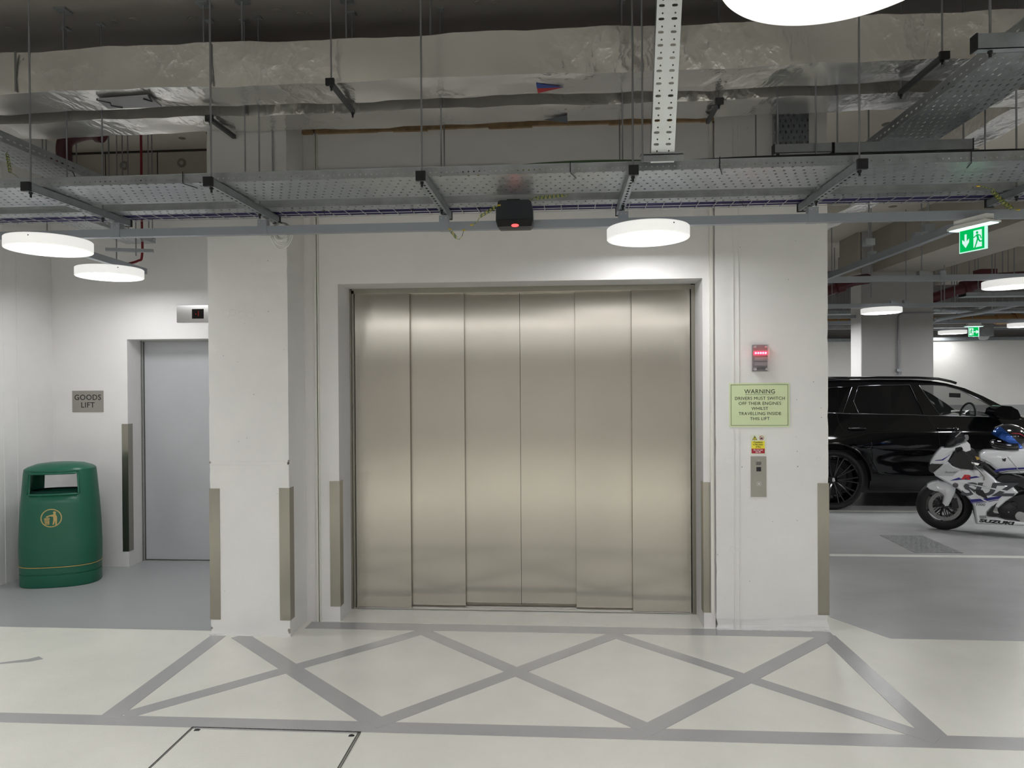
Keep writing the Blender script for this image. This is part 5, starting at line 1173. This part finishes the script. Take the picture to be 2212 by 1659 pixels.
# wheels
def car_wheel(x, y, sg):
    b = MB(); R0, R1, hw = WR, 0.295, 0.13
    b.lathe([(R1, -hw*0.8), (R1+0.03, -hw), (R0-0.03, -hw), (R0-0.008, -hw*0.85), (R0, -hw*0.5), (R0, hw*0.5), (R0-0.008, hw*0.85), (R0-0.03, hw), (R1, hw*0.8)], (x, y, WR), axis='Y', n=56, closed=True)
    t = b.build('wheel', tyre_m, car, smooth=40)
    b = MB(); b.lathe([(R1+0.004, -0.115), (R1-0.012, -0.118), (R1-0.022, -0.10), (R1-0.03, 0.05), (0.0, 0.06)], (x, y, WR), axis='Y', n=48); b.build('rim', rim_m, t, smooth=40)
    b = MB()
    for k in range(10):
        for dth in (-0.075, 0.075):
            a_ = 2*PI*k/10; c0, s0 = math.cos(a_), math.sin(a_); c1, s1 = math.cos(a_+dth*1.6), math.sin(a_+dth*1.6)
            b.tube([(x+0.05*c0, y-0.085, WR+0.05*s0), (x+0.16*math.cos(a_+dth), y-0.095, WR+0.16*math.sin(a_+dth)), (x+(R1-0.01)*c1, y-0.11, WR+(R1-0.01)*s1)], [0.016, 0.011, 0.010], 6)
    b.build('spokes', rim_m, t, smooth=50)
    b = MB(); b.lathe([(0.058, -0.085), (0.055, -0.098), (0.0, -0.102)], (x, y, WR), axis='Y', n=24); cap = b.build('hub_cap', gloss_m, t, smooth=40)
    if sg < 0: text_obj('hub_emblem', 'B', 0.058, brightm, cap, (x, y-0.1025, WR), XA, ZA, 0.0015, bold=0.002)
    b = MB(); b.lathe([(0.20, 0.0), (0.20, 0.03), (0.0, 0.03)], (x, y-0.04, WR), axis='Y', n=32); b.build('brake_disc', M('disc_iron', (0.05, 0.05, 0.05), 0.4, 0.8), t)
for c in (RW, FW):
    car_wheel(c, YS+0.125, -1); car_wheel(c, 2*YCN-YS-0.16, 1)
# interior seen through the glass
for (a, b_, yy) in ((640, 275, YS+0.45), (640, 275, YCN+0.38), (770, 320, YS+0.48), (330, 380, YS+0.45), (200, 350, YCN), (1180, 520, YS+0.45), (1180, 520, YCN+0.38)): pass
def seat(zx, yy):
    c = cz(zx, 330, yy); s_ = MB()
    s_.prism([(-0.10, -0.42), (0.12, -0.42), (0.05, 0.10), (0.0, 0.26), (-0.09, 0.27), (-0.13, 0.16), (-0.12, 0.06)], -0.17, 0.17, lambda u, v, w_: Vector((c.x+u, yy+w_, c.z+v-0.08))); s_.build('seat', inter_m, car, bevel=0.04, seg=3)
seat(790, YS+0.60); seat(800, YCN+0.28); seat(240, YS+0.60); seat(240, YCN+0.28)
b = MB(); w0 = cz(1300, 440, YS+0.42); b.tube([(w0.x+0.03*math.sin(2*PI*k/24), w0.y+0.175*math.cos(2*PI*k/24)*0.95, w0.z-0.03+0.15*math.sin(2*PI*k/24)) for k in range(24)], 0.013, 8, closed=True); b.cyl((w0.x, w0.y, w0.z-0.03), (w0.x+0.05, w0.y, w0.z-0.05), 0.05, 16); b.box(w0.x-0.005, w0.x+0.01, w0.y-0.16, w0.y+0.16, w0.z-0.045, w0.z-0.02); b.build('steering_wheel', inter_m, car, smooth=50)
b = MB(); w0 = cz(1500, 520, YS+0.3); b.box(w0.x-0.05, w0.x+0.45, YS+0.16, 2*YCN-YS-0.16, w0.z-0.3, w0.z+0.05); b.build('dashboard', inter_m, car, bevel=0.03, seg=3)
b = MB(); w0 = cz(1212, 292, YCN-0.05); b.box(w0.x-0.02, w0.x+0.02, YCN-0.10, YCN+0.10, w0.z-0.028, w0.z+0.028); b.build('rear_view_mirror', inter_m, car, bevel=0.02, seg=3)
b = MB(); b.box(cx(-100), cx(1400), YS+0.2, 2*YCN-YS-0.2, 0.6, 0.72); b.build('cabin_floor', inter_m, car)
# ================================================================ white sports motorcycle (side on, nose to the left)
BA = R(24)
BE = Vector((math.cos(BA), -math.sin(BA), 0)); BN = Vector((-math.sin(BA), -math.cos(BA), 0))      # rearward, towards the viewer
BO = Vector((4.02, 7.83, 0))
def bt(zx, zy, w_=0.0):
    """photo crop point -> (along, height) in the side plane w_ metres from the centre plane"""
    d = ray(1940+0.16873*zx, 900+0.16873*zy); O = BO+BN*w_-Vector((0, 0, H)); t = O.dot(BN)/d.dot(BN); q = d*t; s_ = (q-O)
    return (s_.dot(BE), q.z+H)
def bw(s_, z, w_=0.0): return BO + BE*s_ + BN*w_ + Vector((0, 0, z))
def BT(u, v, w_): return bw(u, v, w_)
pw_m = M('white_fairing', (0.84, 0.85, 0.88), 0.14, coat=0.8); pg_m = M('silver_white_fairing', (0.48, 0.49, 0.52), 0.2, 0.2, coat=0.6)
dk_m = M('bike_black', (0.012, 0.012, 0.014), 0.35); nv_m = M('navy_stripe', (0.02, 0.02, 0.22), 0.35); dg_m = M('charcoal_decal', (0.075, 0.08, 0.09), 0.45)
alu_m = M('bike_aluminium', (0.35, 0.35, 0.35), 0.3, 1.0); redd_m = M('red_decal', (0.62, 0.02, 0.03), 0.4)
bike = thing('motorcycle', tuple(BO), 'white and blue sports motorcycle parked in front of the black car', 'motorcycle')
def slab(name, pl, w0, w1, mat, bevel=0.02, ref=None, par=None):
    """solid between lateral offsets w0..w1, outline taken at ref"""
    ref = w1 if ref is None else ref
    b = MB(); pts = [bt(a, c, ref) for a, c in pl]
    b.prism(pts, w0, w1, BT); return b.build(name, mat, par or bike, bevel=bevel, seg=3) if bevel else b.build(name, mat, par or bike)
def pillow(name, pl, hw, mat, inset=0.03, par=None, ref=None, tri=True):
    """symmetric solid about the centre plane: outline full at w=0.., shrinking to the outer cheeks"""
    ref = hw if ref is None else ref
    P = [Vector((*bt(a, c, ref), 0)) for a, c in pl]; n = len(P)
    area = sum(P[i].x*P[(i+1) % n].y-P[(i+1) % n].x*P[i].y for i in range(n)); sg = 1 if area > 0 else -1
    def off(d):
        out = []
        for i in range(n):
            a, c, e = P[i-1], P[i], P[(i+1) % n]; d1 = (c-a).normalized(); d2 = (e-c).normalized()
            n1 = Vector((-d1.y, d1.x, 0))*sg; n2 = Vector((-d2.y, d2.x, 0))*sg; m_ = (n1+n2); m_ = m_.normalized() if m_.length > 1e-4 else n1
            out.append(c+m_*min(d/max(0.5, m_.dot(n1)), 2*d))
        return out
    levels = [(-1.0, inset), (-0.93, inset*0.35), (-0.78, 0.0), (0.78, 0.0), (0.93, inset*0.35), (1.0, inset)]
    bb = bmesh.new(); rows = [[bb.verts.new(bw(q.x, q.y, hw*k)) for q in off(d)] for k, d in levels]
    for A, B_ in zip(rows, rows[1:]):
        for i in range(n): bb.faces.new((A[i], A[(i+1) % n], B_[(i+1) % n], B_[i]))
    fs = [bb.faces.new(rows[0]), bb.faces.new(rows[-1][::-1])]
    if tri: bmesh.ops.triangulate(bb, faces=fs, ngon_method='EAR_CLIP')
    bmesh.ops.recalc_face_normals(bb, faces=bb.faces); me = bpy.data.meshes.new(name); bb.to_mesh(me); bb.free()
    return finish(me, name, mat, par or bike, smooth=35)
# wheels
def bike_wheel(s0, rad, hw, front=True, steer=0.0):
    c = bw(s0, rad, 0); ax = (BN*math.cos(steer)+BE*math.sin(steer)); fx = (BE*math.cos(steer)-BN*math.sin(steer)); up_ = Vector((0, 0, 1))
    b = MB(); prof = [(rad-0.072+0.072*math.cos(t)*1.0, hw*math.sin(t)) for t in [(-100+20*k)*PI/180 for k in range(11)]]
    prof = prof + [(rad-0.075, hw*0.8), (rad-0.075, -hw*0.8)]
    b.lathe(prof, c, axis=(fx, up_, ax), n=64, closed=True); t = b.build('wheel', tyre_m, bike, smooth=40)
    rr = rad-0.068
    b = MB(); b.lathe([(rr, -hw*0.86), (rr-0.012, -hw*0.86), (rr-0.024, -hw*0.4), (rr-0.024, hw*0.4), (rr-0.012, hw*0.86), (rr, hw*0.86)], c, axis=(fx, up_, ax), n=56, closed=True); b.build('rim', dk_m, t, smooth=40)
    b = MB()
    for k in range(6):
        a_ = 2*PI*k/6+0.2; r_ = fx*math.cos(a_)+up_*math.sin(a_); r3 = fx*math.cos(a_+0.22)+up_*math.sin(a_+0.22)
        b.tube([c+r_*0.02, c+r_*0.09, c+r3*(rr-0.016)], [0.016, 0.011, 0.011], 8)
    b.cyl(c-ax*0.05, c+ax*0.05, 0.03, 20); b.build('spokes', dk_m, t, smooth=50)
    for sd in ((-1, 1) if front else (1,)):
        cd = c+ax*(0.058*sd); ro, ri = rr*0.80, rr*0.60
        b = MB(); b.lathe([(ri, -0.0025), (ro, -0.0025), (ro, 0.0025), (ri, 0.0025)], cd, axis=(fx, up_, ax), n=48, closed=True); d_ = b.build('brake_disc', M('disc_steel', (0.20, 0.20, 0.20), 0.4, 0.9, mott=0.2, mscale=60), t, smooth=30)
        b = MB()
        for k in range(12):
            a_ = 2*PI*k/12; r_ = fx*math.cos(a_)+up_*math.sin(a_); q = fx*math.cos(a_+0.18*(1 if k % 2 else -1))+up_*math.sin(a_+0.18*(1 if k % 2 else -1)); b.tube([cd+r_*0.045, cd+q*(ri+0.003)], 0.0045, 6)
        b.build('disc_carrier', dk_m, d_, smooth=50)
    return t, c, fx, ax
s0 = bt(590, 1190, 0.05)[0]
RADW = 0.262
wl, wc, wfx, wax = bike_wheel(s0, RADW, 0.055, True, 0.14)
bike_wheel(s0+1.23, 0.275, 0.085, False)
b = MB(); q = wc+wax*0.058
for sd in (-1, 1):
    qq = wc+wax*0.056*sd+wfx*0.085+Vector((0, 0, 0.03)); b.obox(qq, wfx*0.028+Vector((0, 0, 0.012)), wax*0.024, Vector((0, 0, 0.05))-wfx*0.01)
b.build('brake_caliper', dk_m, bike, bevel=0.008)
# forks
for sd in (-1, 1):
    lo = wc+wax*0.068*sd; hi = lo + BE*0.155+Vector((0, 0, 0.44)); md_ = lo.lerp(hi, 0.42)
    b = MB(); b.cyl(lo, md_, 0.024, 16); b.build('fork_leg', dk_m, bike, smooth=40)
    b = MB(); b.cyl(lo.lerp(md_, .45), md_, 0.026, 16); b.build('fork_tube', M('fork_grey', (0.22, 0.22, 0.23), 0.3, 0.7), bike, smooth=40)
    b = MB(); b.cyl(md_, hi, 0.018, 14); b.build('fork_inner', alu_m, bike, smooth=40)
# front mudguard
pillow('front_mudguard', [(368, 905), (385, 875), (440, 850), (520, 832), (610, 838), (690, 872), (748, 912), (736, 975), (650, 1150), (600, 1156), (566, 1110), (583, 1015), (545, 965), (470, 957), (400, 938)], 0.100, pw_m, 0.02)
# nose
pillow('nose_fairing', [(402, 640), (432, 570), (470, 510), (520, 450), (560, 408), (700, 400), (800, 360), (885, 318), (915, 350), (925, 425), (850, 448), (715, 452), (655, 560), (600, 610), (470, 720), (430, 720), (395, 690)], 0.125, pw_m, 0.02)
slab('headlight', [(393, 640), (425, 600), (470, 604), (600, 606), (470, 706), (420, 716), (395, 690)], -0.128, 0.128, M('headlight_dark', (0.01, 0.01, 0.012), 0.08), 0.006, ref=0.125)
slab('cockpit_shadow_panel', [(735, 400), (800, 385), (835, 450), (900, 500), (985, 560), (960, 690), (800, 668), (700, 620), (655, 560), (720, 480)], -0.11, 0.128, dk_m, 0.01, ref=0.128)
slab('nose_stripe', [(470, 560), (560, 547), (640, 505), (665, 478), (655, 500), (575, 560), (480, 566)], 0.1255, 0.1265, nv_m, 0, ref=0.126)
# windscreen
ws_m = M('smoked_screen', (0.015, 0.016, 0.02), 0.05, alpha=0.72, spec=0.7)
pillow('windscreen', [(590, 408), (640, 340), (690, 240), (718, 175), (745, 150), (790, 155), (818, 185), (850, 235), (866, 285), (820, 330), (720, 375), (640, 405)], 0.095, ws_m, 0.05)
b = MB(); b.tube([bw(*bt(a, c, 0.097), 0.097) for a, c in ((735, 262), (770, 228), (815, 190))], 0.004, 6); b.build('screen_edge_glint', M('screen_edge', (0.5, 0.5, 0.52), 0.15), bike, smooth=60) 
# mirrors
slab('mirror', [(835, 262), (870, 236), (895, 238), (901, 262), (893, 295), (850, 305), (838, 290)], -0.26, -0.15, M('mirror_grey', (0.20, 0.20, 0.21), 0.3), 0.015, ref=-0.2)
slab('mirror', [(795, 350), (885, 320), (915, 350), (926, 424), (858, 446), (835, 430)], 0.17, 0.27, pw_m, 0.02, ref=0.22)
b = MB(); b.tube([bw(*bt(760, 440, 0.12), 0.12), bw(*bt(830, 400, 0.2), 0.2)], 0.014, 8); b.build('mirror_stalk', dk_m, bike)
# main side fairing
F = [(455, 722), (590, 612), (642, 580), (700, 638), (800, 672), (960, 690), (1100, 680), (1220, 775), (1275, 832), (1480, 900), (1550, 978), (1490, 1028), (1385, 1095), (1290, 1180), (1212, 1165), (1150, 1225), (1140, 1275), (1260, 1292), (1400, 1325), (1640, 1350), (1640, 1408), (1300, 1396), (1000, 1382), (985, 1290), (968, 1150), (920, 1075), (850, 1000), (740, 915), (600, 835), (480, 765)]
pillow('side_fairing', F, 0.185, pw_m, 0.018, tri=False)
W = 0.1862
def decal(nm, pl, mat, w_=W, t=0.001, par=None): return slab(nm, pl, w_, w_+t, mat, 0, ref=w_, par=par)
decal('fairing_panel_tone', [(455, 722), (590, 612), (642, 590), (700, 650), (790, 690), (700, 760), (480, 758)], pg_m)
decal('fairing_vent', [(960, 930), (1082, 940), (1125, 1000), (1152, 1055), (1100, 1040), (1030, 1000)], dk_m, W+0.002)
decal('fairing_vent', [(980, 884), (1090, 884), (1180, 910), (1250, 940), (1110, 912)], dk_m, W+0.002)
decal('fairing_vent', [(1205, 1150), (1270, 1100), (1215, 1210), (1262, 1285), (1145, 1275), (1150, 1225)], dk_m, W+0.001)
decal('blue_stripe', [(915, 1060), (1080, 1050), (1340, 1010), (1290, 1052), (1130, 1082), (935, 1098)], nv_m)
decal('blue_stripe', [(925, 1104), (1130, 1088), (1290, 1060), (1280, 1070), (1130, 1096), (930, 1110)], nv_m)
decal('blue_flash', [(660, 820), (780, 778), (800, 792), (1000, 760), (1050, 775), (900, 800), (760, 812)], nv_m)
decal('fairing_crease', [(905, 918), (960, 960), (1100, 1060), (1190, 1108), (1090, 1075), (960, 985)], pw_m, W+0.003, 0.004)
decal('fairing_crease', [(770, 835), (1040, 880), (1480, 965), (1540, 980), (1440, 978), (1040, 895)], pw_m, W+0.001, 0.003)
# indicator lamp
q = bt(735, 878, W); b = MB(); b.lathe([(0.026, 0), (0.022, 0.012), (0, 0.016)], bw(*q, W), axis=(BE, Vector((0, 0, 1)), BN), n=20); b.build('indicator_lamp', M('indicator_lens', (0.10, 0.09, 0.10), 0.15), bike, smooth=40)
# lettering
def btxt(body, a, c, size, mat, w_=W+0.0012, tilt=0.0, **k):
    s_, z_ = bt(a, c, w_); ux = BE*math.cos(tilt)+Vector((0, 0, math.sin(tilt))); uy = Vector((0, 0, math.cos(tilt)))-BE*math.sin(tilt)
    return text_obj('lettering', body, size, mat, bike, bw(s_, z_, w_), ux, uy, 0.0006, **k)
btxt('SUZ', 1125, 940, 0.178, dg_m, tilt=R(3), bold=0.007, shear=0.25, sx=1.42, space=0.95)
btxt('R', 862, 778, 0.062, redd_m, w_=W+0.0018, bold=0.004, shear=0.3, sx=1.9)
btxt('GSX', 880, 803, 0.016, dg_m, bold=0.0008, shear=0.3, sx=1.6)
btxt('1000', 1050, 1126, 0.036, M('decal_grey', (0.22, 0.22, 0.24), 0.5), bold=0.001, shear=0.2, sx=1.15)
btxt('SUZUKI', 1255, 1350, 0.042, dk_m, tilt=R(-1), bold=0.0025, shear=0.2, sx=2.0)
btxt('Suzuki', 665, 712, 0.028, dg_m, w_=W+0.0025, shear=0.45, sx=1.4, tilt=R(2))
decal('belly_badge', [(1035, 1268), (1120, 1266), (1140, 1302), (1055, 1310)], M('decal_grey2', (0.3, 0.3, 0.31), 0.5))
# tank
pillow('fuel_tank', [(1040, 530), (1062, 478), (1120, 442), (1250, 436), (1450, 422), (1640, 420), (1800, 470), (1900, 560), (1950, 680), (1800, 720), (1560, 735), (1330, 738), (1300, 720), (1180, 620), (1050, 560)], 0.135, pw_m, 0.024)
WT = 0.1362
slab('tank_stripe', [(1225, 690), (1310, 665), (1470, 655), (1640, 650), (1640, 672), (1400, 686), (1250, 712)], WT, WT+0.001, nv_m, 0, ref=WT)
slab('tank_stripe', [(1280, 722), (1400, 694), (1640, 684), (1640, 690), (1410, 702), (1300, 728)], WT, WT+0.001, dg_m, 0, ref=WT)
slab('tank_emblem', [(1325, 545), (1350, 532), (1345, 545), (1372, 530), (1388, 540), (1375, 552), (1382, 566), (1352, 580), (1358, 566), (1330, 572), (1342, 556)], WT, WT+0.001, dk_m, 0, ref=WT)
b = MB(); b.tube([bw(*bt(a, c, 0.137), 0.137) for a, c in ((1405, 515), (1450, 565), (1510, 640), (1565, 725))], 0.004, 6); b.build('tank_seam', pg_m, bike, smooth=60)
# frame, engine, rear
slab('frame_spar', [(1262, 800), (1310, 760), (1400, 742), (1640, 800), (1900, 900), (1900, 1010), (1640, 930), (1480, 862), (1275, 832)], -0.13, 0.15, dk_m, 0.012, ref=0.14)
slab('engine', [(1280, 1110), (1400, 1040), (1640, 990), (1850, 1000), (1900, 1200), (1800, 1320), (1400, 1325), (1350, 1300)], -0.14, 0.14, dk_m, 0.02, ref=0.14)
for a, c, r_, m_ in ((1405, 1195, 0.085, dk_m), (1410, 1215, 0.028, alu_m), (1560, 1270, 0.05, alu_m), (1590, 1330, 0.03, alu_m), (1480, 1120, 0.03, dk_m)):
    q = bt(a, c, 0.15); b = MB(); b.lathe([(r_, -0.02), (r_, 0.012), (r_*0.85, 0.022), (0, 0.024)], bw(*q, 0.15), axis=(BE, Vector((0, 0, 1)), BN), n=28); b.build('engine_cover', m_, bike, smooth=40)
pillow('seat_unit', [(1900, 600), (2000, 620), (2200, 560), (2420, 470), (2560, 430), (2600, 450), (2560, 500), (2300, 640), (2100, 760), (1900, 800), (1850, 720)], 0.12, pw_m, 0.04)
slab('swingarm', [(1850, 1080), (2000, 1080), (2150, 1150), (2150, 1210), (1850, 1200)], -0.13, 0.13, dk_m, 0.01, ref=0.12)
# side stand touches the floor
b = MB(); a_ = bw(*bt(1700, 1300, 0.1), 0.1); c_ = bw(*bt(1850, 1400, 0.24), 0.24); c_.z = 0.006; b.tube([a_, c_], 0.012, 8); b.cyl(c_-Vector((0, 0, .004)), c_+Vector((0, 0, .006)), 0.03, 12); b.build('side_stand', dk_m, bike)
# handlebar, levers, forks top
b = MB(); b.tube([bw(*bt(985, 600, 0.16), 0.12), bw(*bt(1090, 610, 0.2), 0.2), bw(*bt(1262, 762, 0.3), 0.30)], 0.016, 12); b.build('handlebar', dk_m, bike, smooth=60)
b = MB(); b.tube([bw(*bt(1100, 622, 0.21), 0.21), bw(*bt(1258, 758, 0.3), 0.30)], 0.021, 12); b.build('grip', M('grip_rubber', (0.02, 0.02, 0.02), 0.7), bike, smooth=60)
b = MB(); b.tube([bw(*bt(960, 590, 0.18), 0.18), bw(*bt(1000, 655, 0.24), 0.24), bw(*bt(1060, 710, 0.28), 0.28), bw(*bt(1098, 770, 0.3), 0.30), bw(*bt(1100, 815, 0.3), 0.30)], 0.007, 8); b.build('clutch_lever', alu_m, bike, smooth=60)
slab('switch_cluster', [(1050, 590), (1110, 575), (1135, 610), (1120, 650), (1070, 660)], 0.17, 0.23, dk_m, 0.008, ref=0.2)
slab('lever_bracket', [(930, 580), (1010, 590), (1040, 600), (1020, 622), (960, 610)], 0.15, 0.19, brightm, 0.004, ref=0.17)
slab('fork_cap', [(985, 510), (1030, 518), (1048, 545), (1010, 556)], 0.06, 0.11, M('gold_anodised', (0.45, 0.30, 0.09), 0.3, 0.9), 0.006, ref=0.1)
slab('clocks', [(925, 400), (980, 430), (1010, 480), (990, 520), (900, 470), (860, 450)], -0.07, 0.07, dk_m, 0.012, ref=0.07)
# ---- helmet resting on the tank: a thing of its own
hs, hz = bt(1440, 270, 0.03); HC = bw(hs, hz, 0.0)
hel = thing('helmet', tuple(HC-Vector((0, 0, 0.145))), 'black full face helmet with a blue visor resting on the motorcycle tank', 'helmet')
UZ = Vector((0, 0, 1))
def ell(name, rx, rz, ry, mat, cut=None, n=32, m=20, c=HC, planes=()):
    bb = bmesh.new(); rows = []
    for i in range(m+1):
        th = PI*i/m
        rows.append([bb.verts.new(c+BE*(rx*math.sin(th)*math.cos(2*PI*k/n))+BN*(ry*math.sin(th)*math.sin(2*PI*k/n))+UZ*(rz*math.cos(th))) for k in range(n)])
    for i in range(m):
        for k in range(n):
            k2 = (k+1) % n
            bb.faces.new((rows[i][k], rows[i][k2], rows[i+1][k2], rows[i+1][k]))
    bmesh.ops.remove_doubles(bb, verts=bb.verts, dist=1e-5)
    for (a_, b_, k_) in planes:
        no = BE*(a_/rx)+UZ*(b_/rz); bmesh.ops.bisect_plane(bb, geom=bb.verts[:]+bb.edges[:]+bb.faces[:], plane_co=c+no*(k_/no.length_squared), plane_no=no.normalized(), dist=1e-5)
    if cut:
        kill = [f for f in bb.faces if cut((f.calc_center_median()-c).dot(BE)/rx, (f.calc_center_median()-c).dot(UZ)/rz)]
        bmesh.ops.delete(bb, geom=kill, context='FACES')
    bmesh.ops.recalc_face_normals(bb, faces=bb.faces); me = bpy.data.meshes.new(name); bb.to_mesh(me); bb.free(); return finish(me, name, mat, hel, smooth=60)
hb_m = M('helmet_black', (0.008, 0.008, 0.010), 0.15, coat=0.8)
o = ell('helmet_shell', 0.158, 0.135, 0.118, hb_m, lambda u, v: (u < -0.28 and -0.52 < v < 0.45-0.6*(u+0.28)*0) or v < -0.88, n=64, m=40, planes=((1, 0, -0.28), (0, 1, -0.52), (0, 1, 0.45), (0, 1, -0.88))); md = o.modifiers.new('t', 'SOLIDIFY'); md.thickness = 0.012
HT = HC+Vector((0, 0, 0.0))
o = ell('helmet_lining', 0.135, 0.115, 0.10, M('helmet_lining', (0.02, 0.02, 0.022), 0.8), lambda u, v: u < -0.55 and v > -0.4)
o = ell('visor', 0.166, 0.142, 0.125, M('blue_visor', (0.02, 0.12, 0.55), 0.05, 0.85, coat=1.0), lambda u, v: not (-0.25-0.68*(u+0.27) < v < -0.13-1.30*(u-0.2)), n=72, m=48, planes=((0.68, 1, -0.4336), (1.30, 1, 0.13)))
b = MB(); P0 = [HC-BE*0.138-UZ*0.060+BN*0.0, HC-BE*0.12-UZ*0.075+BN*0.075, HC-BE*0.03-UZ*0.088+BN*0.115, HC+BE*0.05-UZ*0.085+BN*0.112]
P1 = [HC-BE*0.12-UZ*0.075-BN*0.075, HC-BE*0.03-UZ*0.088-BN*0.115]
b.tube(bez(P1[::-1]+P0), 0.037, 14); b.build('chin_bar', hb_m, hel, smooth=60)
b = MB(); b.tube(bez([HC+BE*0.0+UZ*0.052+BN*0.113, HC+BE*0.07+UZ*0.045+BN*0.103, HC+BE*0.118+UZ*0.0+BN*0.077, HC+BE*0.11-UZ*0.05+BN*0.065, HC+BE*0.07-UZ*0.085+BN*0.077]), 0.003, 6); b.build('red_trim', M('red_trim', (0.6, 0.03, 0.06), 0.4), hel, smooth=60)
b = MB(); b.prism([(-0.13, 0.10), (-0.06, 0.135), (-0.05, 0.118), (-0.10, 0.09)], -0.03, 0.03, lambda u, v, w_: HC+BE*u+UZ*v+BN*w_); b.build('top_vent', hb_m, hel, bevel=0.005)
